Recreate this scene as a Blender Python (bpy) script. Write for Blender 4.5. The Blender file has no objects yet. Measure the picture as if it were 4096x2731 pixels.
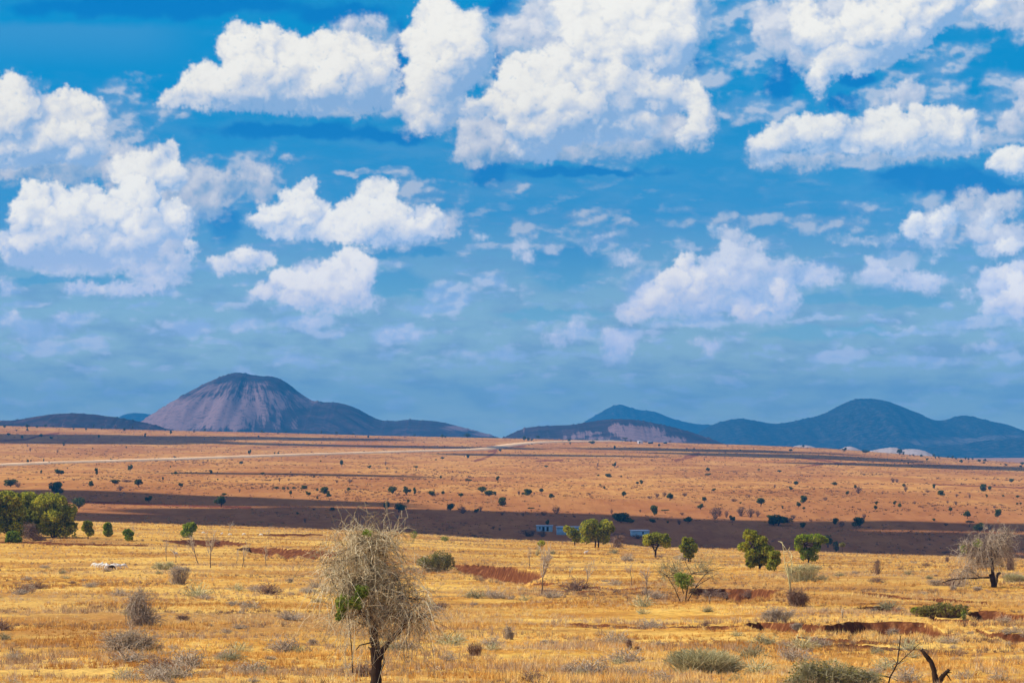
import bpy, bmesh, math, random
import numpy as np
from mathutils import Vector, Matrix, noise as mnoise

# ------------------------------------------------------------------ camera, sky, sun, exposure
sc = bpy.context.scene
R = math.radians
FPX = 15360.0            # focal length in photo pixels (4096 wide)
HORIZON = 1800.0         # photo row of the true horizon
cam_d = bpy.data.cameras.new('camera')
cam = bpy.data.objects.new('camera', cam_d)
sc.collection.objects.link(cam)
sc.camera = cam
cam_d.sensor_width = 36.0
cam_d.lens = FPX * 36.0 / 4096.0
cam_d.clip_start = 1.0
cam_d.clip_end = 80000.0
cam_d.shift_y = (HORIZON - 1365.5) / 4096.0      # level camera with the lens raised
cam.location = (0, 0, 0)
cam.rotation_euler = (R(90), 0, 0)

sc.view_settings.view_transform = 'Standard'
sc.view_settings.look = 'None'
sc.view_settings.gamma = 1.0
sc.view_settings.exposure = 0.0
sc.cycles.use_denoising = True
sc.cycles.max_bounces = 6
sc.cycles.diffuse_bounces = 3
sc.cycles.transparent_max_bounces = 12
sc.cycles.volume_bounces = 0
sc.cycles.sample_clamp_indirect = 4.0

SUN_DIR = Vector((-0.76, -0.10, 0.64)).normalized()     # towards the sun
SUN_EL = math.asin(SUN_DIR.z)
sun_d = bpy.data.lights.new('sun', 'SUN')
sun_d.energy = 5.0
sun_d.angle = R(0.5)
sun_d.color = (1.0, 0.93, 0.82)
sun = bpy.data.objects.new('sun', sun_d)
sc.collection.objects.link(sun)
sun.rotation_euler = SUN_DIR.to_track_quat('Z', 'Y').to_euler()


class NT:
    """small helper to write node trees as expressions"""
    def __init__(s, tree):
        s.t = tree
        s.n = tree.nodes
        s.l = tree.links

    def put(s, sock, v):
        if isinstance(v, bpy.types.NodeSocket):
            s.l.new(v, sock)
        elif v is not None:
            if sock.type == 'RGBA' and len(v) == 3:
                v = (*v, 1.0)
            sock.default_value = v

    def m(s, op, a, b=None, c=None, clamp=False):
        n = s.n.new('ShaderNodeMath'); n.operation = op; n.use_clamp = clamp
        for i, v in enumerate((a, b, c)):
            if v is not None: s.put(n.inputs[i], v)
        return n.outputs[0]

    def v(s, op, a, b=None, c=None, scale=None):
        n = s.n.new('ShaderNodeVectorMath'); n.operation = op
        for i, x in enumerate((a, b, c)):
            if x is not None: s.put(n.inputs[i], x)
        if scale is not None: s.put(n.inputs['Scale'], scale)
        return n.outputs['Value'] if op in ('LENGTH', 'DOT_PRODUCT', 'DISTANCE') else n.outputs[0]

    def comb(s, x, y, z=0.0):
        n = s.n.new('ShaderNodeCombineXYZ')
        for i, q in enumerate((x, y, z)): s.put(n.inputs[i], q)
        return n.outputs[0]

    def sep(s, v):
        n = s.n.new('ShaderNodeSeparateXYZ'); s.put(n.inputs[0], v)
        return n.outputs

    def noise(s, v, scale, detail=3.0, rough=0.55, dim='3D', dist=0.0, lac=2.0, kind='FBM', w=None):
        n = s.n.new('ShaderNodeTexNoise'); n.noise_dimensions = dim
        n.noise_type = kind
        if v is not None: s.put(n.inputs['Vector'], v)
        s.put(n.inputs['Scale'], scale); s.put(n.inputs['Detail'], detail)
        s.put(n.inputs['Roughness'], rough); s.put(n.inputs['Lacunarity'], lac)
        s.put(n.inputs['Distortion'], dist)
        return n.outputs[0]

    def noisec(s, v, scale, detail=2.0, rough=0.5, dim='2D'):
        n = s.n.new('ShaderNodeTexNoise'); n.noise_dimensions = dim
        s.put(n.inputs['Vector'], v); s.put(n.inputs['Scale'], scale)
        s.put(n.inputs['Detail'], detail); s.put(n.inputs['Roughness'], rough)
        return n.outputs['Color']

    def voro(s, v, scale, detail=0.0, rough=0.5, dim='2D', feature='F1', smooth=1.0, rnd=1.0, lac=2.0):
        n = s.n.new('ShaderNodeTexVoronoi'); n.voronoi_dimensions = dim; n.feature = feature
        s.put(n.inputs['Vector'], v); s.put(n.inputs['Scale'], scale)
        if 'Detail' in n.inputs:
            s.put(n.inputs['Detail'], detail); s.put(n.inputs['Roughness'], rough); s.put(n.inputs['Lacunarity'], lac)
        if feature == 'SMOOTH_F1': s.put(n.inputs['Smoothness'], smooth)
        s.put(n.inputs['Randomness'], rnd)
        return n.outputs['Distance']

    def smooth(s, x, lo, hi, a=0.0, b=1.0):
        n = s.n.new('ShaderNodeMapRange'); n.interpolation_type = 'SMOOTHSTEP'
        s.put(n.inputs['Value'], x); s.put(n.inputs['From Min'], lo); s.put(n.inputs['From Max'], hi)
        s.put(n.inputs['To Min'], a); s.put(n.inputs['To Max'], b)
        return n.outputs[0]

    def lin(s, x, lo, hi, a=0.0, b=1.0, clamp=True):
        n = s.n.new('ShaderNodeMapRange'); n.clamp = clamp
        s.put(n.inputs['Value'], x); s.put(n.inputs['From Min'], lo); s.put(n.inputs['From Max'], hi)
        s.put(n.inputs['To Min'], a); s.put(n.inputs['To Max'], b)
        return n.outputs[0]

    def ramp(s, x, stops, interp='LINEAR'):
        n = s.n.new('ShaderNodeValToRGB'); s.put(n.inputs[0], x)
        cr = n.color_ramp; cr.interpolation = interp
        while len(cr.elements) < len(stops): cr.elements.new(0.5)
        for e, (p, c) in zip(cr.elements, stops):
            e.position = p
            e.color = (*c, 1.0) if len(c) == 3 else c
        return n.outputs[0]

    def mix(s, f, a, b, mode='MIX'):
        n = s.n.new('ShaderNodeMix'); n.data_type = 'RGBA'; n.blend_type = mode
        s.put(n.inputs[0], f); s.put(n.inputs[6], a); s.put(n.inputs[7], b)
        return n.outputs[2]


def srgb(r, g, b, k=1.0):
    f = lambda c: k * ((c / 255.0) / 12.92 if c <= 10 else ((c / 255.0 + 0.055) / 1.055) ** 2.4)
    return (f(r), f(g), f(b))


# ------------------------------------------------------------------ the sky: Nishita air with cumulus
AIR_TINT = [(0.0, (1.45, 0.85, 1.15)), (0.35, (1.2, 1.0, 1.3)), (0.74, (0.0, 1.95, 2.2)), (0.82, (0.0, 1.88, 2.15)), (0.88, (0.6, 2.1, 2.2)), (0.94, (5.0, 4.3, 2.5)), (1.0, (9.5, 6.4, 2.6))]  # stops high above the view: purple tint added to shift the ambient light
world = bpy.data.worlds.new('World')
sc.world = world
world.use_nodes = True
T = NT(world.node_tree)
T.n.clear()
w_out = T.n.new('ShaderNodeOutputWorld')
w_bg = T.n.new('ShaderNodeBackground')
T.l.new(w_bg.outputs[0], w_out.inputs[0])
BG = 0.1
w_bg.inputs[1].default_value = BG
gen = T.n.new('ShaderNodeTexCoord').outputs['Generated']
gx, gy, gz = T.sep(gen)
sky = T.n.new('ShaderNodeTexSky')
sky.sky_type = 'NISHITA'
sky.sun_disc = False
sky.sun_elevation = SUN_EL
sky.sun_rotation = math.atan2(SUN_DIR.x, SUN_DIR.y)
sky.altitude = 900.0
sky.air_density = 1.0
sky.dust_density = 0.3
sky.ozone_density = 3.0
# the air is dry and clear: look up the deep colour of the higher sky also low down
lift = T.m('ADD', T.m('MULTIPLY', gz, 0.9), 0.42)
T.put(sky.inputs[0], T.comb(gx, gy, lift)) if len(sky.inputs) else None

# cloud heaps as (centre, radii) in hundredths of a degree-like photo units
FRONT = [(2350,70,190,95),(2560,90,190,120),(2450,200,190,100),(2650,210,130,110),(2700,80,110,90),(2150,480,140,120),(1780,420,90,70),(1720,500,80,50),(3480,130,170,90),(3250,160,110,70),(3950,60,60,50),(320,600,110,90),(30,480,120,125),(110,440,75,55),(180,470,120,85),(290,445,110,75),(380,480,90,60),(120,580,160,110),(60,640,110,60),(270,560,110,80),(1010,220,145,100),(1130,200,80,60),(1290,240,120,90),(1380,215,90,70),(1500,290,90,105),(850,345,130,80),(770,385,95,60),(690,420,60,35),(1000,350,190,95),(1200,340,190,105),(1390,340,170,115),(1530,370,50,100),(880,420,140,40),(1110,415,190,50),(1290,425,140,45),(1450,420,110,45),(1760,100,95,90),(1860,120,75,75),(1930,100,38,45),(1700,190,85,85),(1830,220,130,120),(1920,220,60,100),(1700,320,80,100),(1790,300,120,90),(1870,300,45,60),(1670,420,70,75),(1800,360,60,60),(2150,330,150,125),(2230,270,110,70),(2080,410,150,95),(1960,420,75,50),(2300,340,130,95),(2420,380,170,105),(2530,360,110,75),(2620,400,110,75),(2700,360,50,40),(2760,400,70,55),(2800,470,50,75),(2770,540,80,45),(2280,450,170,100),(2420,470,150,60),(2140,600,110,45),(2100,540,90,40),(1900,450,45,50),(2190,640,45,25),(3720,50,120,110),(3800,20,80,60),(3570,170,170,75),(3470,225,170,45),(3340,270,90,55),(3270,330,55,65),(3285,410,25,35),(3440,285,70,35),(3500,40,80,40),(3330,110,130,35),(3210,70,60,70),(3620,110,90,90),(3040,600,55,45),(3110,570,70,65),(3170,530,60,55),(3280,530,110,65),(3390,535,110,55),(3530,500,85,65),(3610,540,90,65),(3710,505,90,75),(3780,550,100,55),(3850,510,55,55),(3890,560,35,55),(3070,640,60,30),(3540,570,100,40),(3985,670,55,45),(4060,665,70,55),(4100,700,60,35),(60,1010,75,60),(150,920,120,150),(240,840,85,80),(330,800,60,50),(380,790,50,45),(290,940,140,130),(180,1030,140,65),(420,900,110,100),(440,1000,110,60),(540,810,90,90),(590,920,90,85),(600,690,90,70),(660,640,50,45),(695,600,20,30),(520,680,80,60),(690,720,70,60),(700,900,70,80),(760,1010,40,55),(660,1100,60,28),(560,1000,90,50),(350,1040,160,40),(1235,750,45,35),(1190,800,70,50),(1110,860,75,50),(1040,900,70,45),(1130,920,110,50),(1230,860,60,60),(1210,940,80,30),(1290,820,20,20),(1510,780,80,65),(1430,830,70,50),(1350,870,60,40),(1540,860,110,75),(1690,870,70,38),(1740,890,60,40),(1810,880,42,42),(1640,920,150,50),(1460,910,110,60),(1290,915,70,40),(1370,950,100,35),(1600,965,150,25),(980,1030,70,42),(900,1075,70,30),(1060,1040,50,30),(1000,1075,60,25),(1390,1040,55,40),(1460,1070,60,50),(1340,1090,80,55),(1420,1130,80,60),(1130,1120,60,42),(1200,1140,80,50),(1270,1140,80,50),(1330,1180,110,45),(1440,1190,60,40),(1070,1170,50,28),(1230,1200,110,30),(2740,1050,50,45),(2790,1110,45,40),(2700,1130,70,55),(2760,1180,90,45),(2640,1200,80,40),(2560,1250,60,25),(2990,1250,70,28),(3070,1250,60,25),(2900,1120,50,35),(3120,1160,30,45),(3300,1130,50,16),(2870,930,45,25),(3000,990,40,28),(3650,920,40,60),(3740,905,40,50),(3800,870,45,40),(3950,890,35,45),(4030,990,60,28),(3970,870,40,22),(3730,1050,25,16),(3770,1020,15,20),(3350,965,35,10),(3460,970,25,12),(3990,1110,50,30),(4060,1140,45,45),(3960,1160,40,22),(4080,1200,60,50),(4000,1220,50,42),(3850,1190,42,30),(4060,1260,60,25),(2470,1020,38,18),(2650,840,22,12),(1930,950,45,8),(2090,1030,32,14),(2100,1165,18,24),(400,1160,36,18),(2240,1118,9,7),(1000,440,120,28),(1140,440,150,30),(1290,440,130,30),(1420,420,90,40),(2330,520,150,70),(2450,540,120,50),(2220,540,120,60),(2560,520,100,45),(3200,590,110,45),(3320,590,120,40),(3430,590,110,40),(3600,600,100,35),(3700,600,100,32),(3790,600,80,32),(480,1040,110,45),(420,1060,100,30),(1560,960,110,30),(330,620,80,50)]
MID = [(300,700,90,60),(420,640,80,80),(90,700,120,40),(150,350,60,30),(210,540,160,120),(330,520,90,70),(690,1010,90,60),(560,700,140,110),(1870,640,60,50),(2700,560,120,40),(2850,500,30,60),(3500,640,200,30),(3020,640,60,30),(3900,590,50,40),(2500,1240,50,24),(3080,1280,120,22),(650,1120,120,20),(1480,1215,90,30),(1330,1240,140,20),(1560,990,160,22),(1780,930,60,30),(2080,130,85,50),(1990,165,50,28),(2060,200,80,60),(2200,150,160,100),(2250,50,130,80),(2380,30,150,90),(2520,60,150,110),(2660,60,150,110),(2400,190,170,120),(2560,230,150,110),(2680,200,120,90),(2330,270,120,80),(2700,310,90,50),(2760,120,80,100),(2800,50,60,60),(1430,130,110,55),(1510,125,45,55),(1440,440,100,40),(1720,460,100,90),(1680,520,75,35),(1790,440,60,70),(1940,560,100,80),(2050,590,130,70),(2180,600,150,55),(2320,590,180,55),(2480,570,180,55),(2640,520,150,75),(2600,590,160,35),(2760,590,90,30),(1960,490,100,70),(3060,80,80,60),(3120,150,110,90),(3230,230,120,70),(3330,240,120,60),(3180,50,80,60),(3420,70,200,60),(3320,30,100,40),(3480,200,180,70),(3270,300,70,60),(3850,60,50,50),(3960,30,80,50),(4050,30,70,60),(4080,110,40,60),(3930,100,30,25),(3990,100,50,50),(3620,400,80,55),(3560,430,70,40),(4070,390,50,50),(4040,520,70,60),(4090,470,40,50),(3950,590,50,35),(3200,640,170,42),(3400,640,220,35),(3650,620,200,42),(3840,610,90,32),(3090,660,60,28),(760,760,90,80),(730,860,70,110),(830,760,90,70),(900,740,90,55),(960,730,60,45),(1020,690,50,50),(1060,740,40,90),(1090,680,60,16),(1170,648,60,12),(840,840,60,50),(640,780,80,90),(620,880,90,80),(520,1060,230,45),(350,1070,200,38),(250,1080,150,28),(720,1060,60,50),(330,1160,110,22),(560,1165,140,24),(30,1150,60,36),(470,1150,70,18),(1310,1090,90,60),(1080,1190,110,30),(1300,1210,150,28),(1250,1100,90,50),(2960,1090,150,90),(2820,1190,140,70),(2650,1200,130,60),(3060,1150,120,80),(2560,1260,90,28),(2920,1230,130,40),(2700,1260,140,28),(3160,1080,70,50),(3230,1080,50,35),(2880,1050,80,40),(3140,1200,70,50),(2720,1010,60,30),(3300,1120,80,30),(3340,1100,50,25),(3480,1120,60,30),(3560,1110,70,40),(3680,1130,90,35),(3730,1150,50,40),(3600,1090,50,25),(3500,1060,40,30),(2990,980,60,40),(2900,940,70,28),(2950,970,50,40),(3740,900,70,60),(3830,850,70,60),(3900,800,50,40),(3970,850,40,60),(4050,820,50,50),(3930,930,60,50),(4050,960,80,50),(3980,1000,90,35),(3720,980,50,30),(3560,970,60,25),(4060,1170,90,90),(3960,1130,60,60),(3990,1230,80,50),(4090,1270,60,30),(3400,965,100,16),(2380,960,50,20),(2360,985,30,35),(2480,940,50,14),(2090,1000,30,40),(2500,1030,70,30),(2110,1030,40,30),(1900,960,25,30),(1620,1340,120,22),(2240,1355,60,40),(2300,1320,50,30),(2440,1360,40,50),(2500,1380,50,35),(2450,1430,80,16),(990,1300,60,24),(950,1315,40,16),(1240,1290,50,18),(280,1270,50,22),(250,1290,25,18),(70,1300,40,30),(2840,1375,70,26),(2860,1410,30,20),(3900,1390,60,20),(3960,1380,30,26),(3330,1420,90,16)]
BACK = [(460,400,80,95),(540,420,60,50),(640,450,110,60),(480,500,120,120),(1430,130,130,60),(1510,130,40,60),(1720,460,110,80),(1650,400,60,100),(1690,520,80,50),(1940,200,60,90),(1440,450,110,40),(2080,120,90,50),(1990,160,50,25),(2200,150,200,110),(2350,40,260,100),(2600,40,300,120),(2500,190,280,150),(2700,170,170,120),(2600,290,220,90),(2160,230,120,60),(2850,90,150,110),(3000,60,200,120),(3100,180,180,110),(2950,200,120,70),(3250,230,150,80),(3350,160,300,90),(3900,60,140,110),(4040,40,120,110),(4060,130,60,70),(2000,550,160,80),(2200,560,250,90),(2450,560,230,70),(2350,630,200,30),(2600,510,180,60),(1930,470,60,90),(2800,560,60,40),(3650,390,110,70),(3500,430,120,60),(3800,400,120,90),(4000,400,140,110),(4070,560,90,60),(3990,520,80,80),(3750,280,160,70),(3200,650,160,40),(3450,650,280,30),(3750,620,180,35),(2830,330,90,35),(2750,310,70,30),(3030,440,120,60),(2930,420,60,60),(800,760,140,110),(950,720,140,60),(1000,680,100,50),(1060,700,60,100),(1180,640,70,15),(720,830,80,130),(130,690,200,60),(600,1030,200,60),(300,1080,280,28),(1440,690,90,12),(1560,690,60,15),(330,1160,120,25),(560,1165,150,26),(30,1150,70,40),(1700,780,140,60),(1800,1180,130,40),(1960,1130,60,40),(1700,1230,110,24),(2950,1130,230,90),(2650,1170,150,90),(3150,1110,130,70),(2850,1240,260,30),(3280,1080,90,45),(3500,1130,100,40),(3650,1120,130,35),(3560,1070,100,50),(2800,1290,200,25),(2950,890,200,30),(3300,900,130,40),(3400,830,120,28),(3750,900,160,80),(3900,850,110,90),(3950,960,170,60),(4040,1160,110,110),(3850,960,120,30),(2100,930,60,40),(2200,1000,60,25),(2400,950,110,45),(2500,900,60,22),(2300,870,100,30),(2000,740,120,25),(1600,1335,150,32),(2300,1340,110,45),(2450,1390,100,60),(1350,1340,70,25),(970,1300,90,30),(1170,1300,100,25),(1300,1290,60,22),(300,1280,110,30),(120,1310,120,40),(30,1290,60,30),(760,1310,110,28),(2850,1385,110,30),(3350,1430,140,25),(3950,1390,70,22),(2500,1345,60,30),(3600,1330,230,14),(3850,1300,150,20),(3500,1280,70,12),(180,1400,90,28),(380,1380,80,24),(2000,1420,160,22),(3650,1440,200,20),(4040,1440,90,24),(1190,1440,90,20),(2650,1370,60,18)]
DEEP = [(1590,230,40,150),(1985,260,30,90),(2010,60,70,60),(700,40,620,45),(1350,60,180,40),(1200,530,330,28),(1560,550,160,30),(350,1130,300,16),(1500,1020,110,14),(1700,1010,90,16),(1600,1130,130,55),(2700,290,130,45),(2620,320,70,25),(3430,330,70,25),(3370,420,70,30),(3770,740,250,55),(3650,710,160,30),(4000,760,120,18),(2350,690,280,18),(2270,1060,160,80),(1950,690,90,50),(3240,62,55,28),(3430,98,90,34),(3120,330,60,80),(2200,1260,240,22),(3560,1200,220,30),(3300,1330,240,26),(3290,1200,120,26),(900,900,60,80)]
# cloud shapes are grown in code: heaps of round puffs, their sunlit and shaded sides computed into the images
CSX0, CSX1, CSY0, CSY1, CST = -320.0, 4416.0, -260.0, 1840.0, 3.0


def make_clouds():
    rs = np.random.RandomState(11)
    W = int((CSX1 - CSX0) / CST); H = int((CSY1 - CSY0) / CST)
    X, Y = np.meshgrid(CSX0 + (np.arange(W) + .5) * CST, CSY0 + (np.arange(H) + .5) * CST)

    def perlin(x, y, seed):
        g = np.random.RandomState(seed).rand(256, 256) * 2 * np.pi
        gx, gy = np.cos(g), np.sin(g)
        xi = np.floor(x).astype(int); yi = np.floor(y).astype(int)
        xf = x - xi; yf = y - yi
        u = xf ** 3 * (xf * (xf * 6 - 15) + 10); v = yf ** 3 * (yf * (yf * 6 - 15) + 10)
        def gr(a, b):
            return gx[(yi + b) & 255, (xi + a) & 255] * (xf - a) + gy[(yi + b) & 255, (xi + a) & 255] * (yf - b)
        return 1.5 * ((gr(0, 0) * (1 - u) + gr(1, 0) * u) * (1 - v) + (gr(0, 1) * (1 - u) + gr(1, 1) * u) * v)

    def fbm(x, y, seed, octv=6, rough=.55):
        a, s, t = 1.0, 0.0, 0.0
        for o in range(octv):
            s = s + a * perlin(x + 17.3 * o, y - 9.1 * o, seed + o); t += a
            a *= rough; x = x * 2.03; y = y * 2.03
        return s / t * 1.6

    def blur(a, sg):
        h, w = a.shape; p = int(3 * sg) + 1
        b = np.pad(a, p, mode='edge')
        fy = np.fft.fftfreq(b.shape[0])[:, None]; fx = np.fft.rfftfreq(b.shape[1])[None]
        b = np.fft.irfft2(np.fft.rfft2(b) * np.exp(-2 * (np.pi * sg) ** 2 * (fx ** 2 + fy ** 2)), s=b.shape)
        return b[p:p + h, p:p + w]

    sst = lambda x, a, b: (lambda t: t * t * (3 - 2 * t))(np.clip((x - a) / (b - a), 0, 1))
    nx = fbm(X / 110, Y / 110, 1); ny = fbm(X / 110, Y / 110, 20)
    mx = fbm(X / 30, Y / 30, 40, 4, .6); my = fbm(X / 30, Y / 30, 50, 4, .6)
    Xw = X + 26 * nx + 10 * mx; Yw = Y + 22 * ny + 9 * my

    mod_ = fbm(X / 150, Y / 120, 210, 3)
    big_ = fbm(X / 75, Y / 60, 220, 4, .5)

    def heap(L_, rs, k2=9, grow=.93):
        Hh = np.full((H, W), -1e3)
        cov = np.zeros((H, W))

        def splat(cx, cy, rx, ry, rz, z):
            m = 55
            x0 = max(int((cx - rx - m - CSX0) / CST), 0); x1 = min(int((cx + rx + m - CSX0) / CST) + 1, W)
            y0 = max(int((cy - ry - m - CSY0) / CST), 0); y1 = min(int((cy + ry + m - CSY0) / CST) + 1, H)
            if x1 <= x0 or y1 <= y0: return
            d = 1 - ((Xw[y0:y1, x0:x1] - cx) / rx) ** 2 - ((Yw[y0:y1, x0:x1] - cy) / ry) ** 2
            s = np.sqrt(np.maximum(d, 0))
            np.maximum(Hh[y0:y1, x0:x1], np.where(d > 0, z + rz * s, -1e3), out=Hh[y0:y1, x0:x1])
            np.maximum(cov[y0:y1, x0:x1], np.where(d > 0, s * min(rx, ry), 0), out=cov[y0:y1, x0:x1])

        for cx, cy, rx, ry in L_:
            r = min(rx, ry)
            z0 = .25 * cy + rs.uniform(-.3, .3) * r
            rx *= grow; ry *= grow
            splat(cx, cy, rx, ry, r, z0)
            n1 = int(9 + 13 * min(max(rx, ry) / 100, 1.6))
            for i in range(n1):
                a = rs.uniform(0, 2 * np.pi); e = rs.uniform(.25, 1.0) ** .6
                ux, uy = np.cos(a) * e, np.sin(a) * e
                if uy > .45: uy *= .65
                uz = np.sqrt(max(0, 1 - ux * ux - uy * uy))
                k = rs.uniform(.24, .38) if uy > 0 else rs.uniform(.24, .52)
                r1 = r * k
                x1, y1, z1 = cx + ux * rx * .88, cy + uy * ry * .88, z0 + uz * r * .88
                splat(x1, y1, r1, r1, r1, z1)
                if r1 > 9:
                    for j in range(k2):
                        a = rs.uniform(0, 2 * np.pi); e = rs.uniform(.2, 1.0) ** .5
                        vx, vy = np.cos(a) * e, np.sin(a) * e
                        vz = np.sqrt(max(0, 1 - vx * vx - vy * vy))
                        r2 = r1 * rs.uniform(.25, .48)
                        splat(x1 + vx * r1 * .9, y1 + vy * r1 * .9, r2, r2, r2, z1 + vz * r1 * .9)
        ins = (Hh > -900).astype(float)
        base = np.where(Hh > -900, Hh, 0)
        L = 0
        sun = np.array([-.46, -.60, .65])
        for sg, w, ks in ((1.2, .10, .8), (3.0, .20, 1.0), (8.0, .34, 1.3), (22., .36, 1.5)):
            hb = blur(base * ins, sg) / np.maximum(blur(ins, sg), .02)
            gy_, gx_ = np.gradient(hb, CST)
            gx_ = np.clip(gx_ * ks, -2.5, 2.5); gy_ = np.clip(gy_ * ks, -2.5, 2.5)
            q_ = (-gx_ * sun[0] - gy_ * sun[1] + sun[2]) / np.sqrt(1 + gx_ ** 2 + gy_ ** 2)
            q_ = np.where(q_ < .5, .5 + (q_ - .5) * .62, q_)
            am = 1.0 if sg > 4 else np.clip(.75 + 1.1 * mod_, .25, 1.5)
            L = L + w * (.62 + (q_ - .62) * am)
        for sg, kc in ((8.0, .05), (20., .12)):          # shade for the creases between the puffs, put into the lit field
            hb = blur(base * ins, sg) / np.maximum(blur(ins, sg), .02)
            L = L - kc * np.tanh((hb - base) / (sg * CST * .55)) * ins
        up = np.zeros_like(ins)
        cb = blur(ins, 4) * np.clip(blur(cov, 8) / 60, 0, 1)
        for s in range(1, 15):
            dx, dy = int(s * 2.2), int(s * 4.6)
            sh = np.zeros_like(cb); sh[dy:, dx:] = cb[:H - dy, :W - dx]
            up += sh
        up = blur(up, 3) / 14
        return ins, L, up

    def edges(ins, lit, sharp, lo0, lo1, sc_=9.0):
        dist = blur(ins, sc_)
        soft = sst(dist + .26 * nx + .20 * mx + .12 * fx, .34, .84)
        bl = blur(ins, 3.0)
        crisp = sst(bl + (.22 * fx + .30 * mx) * (bl > .01), .5 - sharp, .5 + sharp)
        lo = sst(blur(lit * ins, 4) / np.maximum(blur(ins, 4), .05) + .15 * nx, lo0, lo1)
        return crisp * (lo + (1 - lo) * soft)

    def base_fade(ins):
        b = blur(ins, 7); o = np.zeros_like(b); o[:-22] = b[22:]; o[-22:] = b[-1:]
        return 1 - sst(o, .15, .95)

    fx = fbm(X / 14, Y / 14, 33, 3, .6)
    big = [b_ for b_ in FRONT if max(b_[2:]) > 42 or b_[0] < 1700]
    small = [b_ for b_ in FRONT if not (max(b_[2:]) > 42 or b_[0] < 1700)]
    ins, L, up = heap(big, rs, grow=1.0)
    lit = .59 + 1.35 * (L - .60) - .30 * sst(up, .40, 1.35) + .05 * mx + .08 * nx + .20 * big_ - .26 * base_fade(ins)
    lit += .05 * fx
    aF = edges(ins, lit, .40, .22, .55)
    insM, LM, upM = heap(MID + small, rs, 6, grow=1.06)
    litM = .56 + 1.05 * (LM - .60) - .16 * sst(upM, .3, 1.5) + .12 * nx + .24 * big_ + .06 * mx - .14 * base_fade(insM) + .05 * fx
    aM = edges(insM, litM, .45, .30, .95, 11.0) * .95
    # back layer
    def blobs(L_, soft_):
        f = np.full((H, W), 9.0)
        for cx, cy, rx, ry in L_:
            d = np.sqrt(((X + 30 * nx - cx) / rx) ** 2 + ((Y + 22 * ny - cy) / ry) ** 2)
            h = np.clip(.5 + .5 * (d - f) / soft_, 0, 1)
            f = d * (1 - h) + f * h - soft_ * h * (1 - h)
        return f
    wb = fbm(X / 190, Y / 120, 70, 6, .50)
    wb2 = fbm((X + 14) / 190, (Y + 18) / 120, 70, 6, .50)
    fB = blobs(BACK, .25)
    aB = sst(1.22 - fB + .85 * wb + .12 * mx, -.10, .75)
    lB = np.clip(.42 + 2.2 * (wb - wb2) + .45 * wb, 0, 1)
    fD = blobs(DEEP, .3)
    aD = sst(-(fD + .45 * wb), -1.35, -.65)
    veil = fbm(X / 260, Y / 80, 90, 7, .60)
    bank = fbm(X / 150, Y / 48, 95, 6, .58)
    vb = sst(bank, .05, .62) * sst(Y, 620, 1000) * (1 - .45 * sst(Y, 1400, 1750))
    vr = .25 + .75 * sst(Y, 250, 700)
    vr = vr * (1 - .55 * sst(Y, 1350, 1800))
    aV = sst(veil + .05, -.35, .75) * vr * (1 - aD)
    aB = np.maximum(aB, .85 * vb * (1 - .7 * aD))
    # one faint overcast shelf in the upper left
    aV = np.maximum(aV, .75 * sst(Y + 12 * nx, 95 + 0 * Y, 135) * (1 - sst(Y, 130, 330)) * (1 - sst(X, 500, 900)) * (Y > 20))
    return aF, np.clip(lit, 0, 1), aM, np.clip(litM, 0, 1), aB, lB, aD, aV, (W, H)
_cl = make_clouds()
CW, CH = _cl[-1]


def field_image(name, chans):
    im = bpy.data.images.new(name, CW, CH, alpha=True, float_buffer=True, is_data=True)
    im.alpha_mode = 'CHANNEL_PACKED'
    a = np.stack([np.flipud(c) for c in chans], -1).astype(np.float32)
    im.pixels.foreach_set(a.ravel())
    im.update()
    im.pack()
    return im


def field_tex(im, vec):
    n = T.n.new('ShaderNodeTexImage')
    n.image = im; n.interpolation = 'Cubic'; n.extension = 'MIRROR'
    T.put(n.inputs[0], vec)
    s = T.n.new('ShaderNodeSeparateColor')
    T.l.new(n.outputs[0], s.inputs[0])
    return s.outputs[0], s.outputs[1], s.outputs[2], n.outputs[1]


az = T.m('ARCTAN2', gx, gy)
el = T.m('ARCSINE', gz)
U = T.m('MULTIPLY_ADD', az, FPX, 2048.0)
V = T.m('MULTIPLY_ADD', el, -FPX, HORIZON)
uv = T.comb(T.lin(U, CSX0, CSX1, clamp=False), T.lin(V, CSY1, CSY0, clamp=False))
aF, lit, aM, litM = field_tex(field_image('cumulus_fields', _cl[0:4]), uv)
aB, lB, aD, aV = field_tex(field_image('veil_fields', _cl[4:8]), uv)

K = 1.0 / BG
elv = T.lin(V, -6000.0, 1800.0)
high = T.smooth(V, -5200.0, -1200.0, 0.35, 1.0)          # fewer clouds towards the zenith
air = T.mix(1.0, sky.outputs[0], T.ramp(elv, AIR_TINT), 'MULTIPLY')
far = T.smooth(V, 700.0, 1550.0)                      # distant clouds sink into the air
air = T.mix(T.m('MULTIPLY', aD, T.lin(far, 0, 1, 0.8, 0.25)), air, T.mix(1.0, air, (0.15, 0.66, 0.90, 1), 'MULTIPLY'))
c = T.mix(T.m('MULTIPLY', T.m('MULTIPLY', aV, high), T.lin(far, 0, 1, 0.48, 0.62)), air, T.mix(far, srgb(96, 166, 216, K), srgb(150, 176, 212, K)))
bc = T.ramp(lB, [(0, srgb(96, 162, 214)), (.5, srgb(142, 182, 220)), (1, srgb(204, 214, 230))])
bc = T.mix(T.m('MULTIPLY', far, 0.7), bc, srgb(190, 194, 222))
c = T.mix(T.m('MULTIPLY', aB, T.lin(far, 0, 1, .85, .72)), c, T.v('SCALE', bc, scale=T.lin(V, 900.0, 1600.0, K, K * 2.0)))
mc = T.ramp(litM, [(0, srgb(118, 168, 216)), (.3, srgb(164, 192, 222)), (.6, srgb(206, 214, 230)), (1, srgb(244, 242, 242))])
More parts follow.
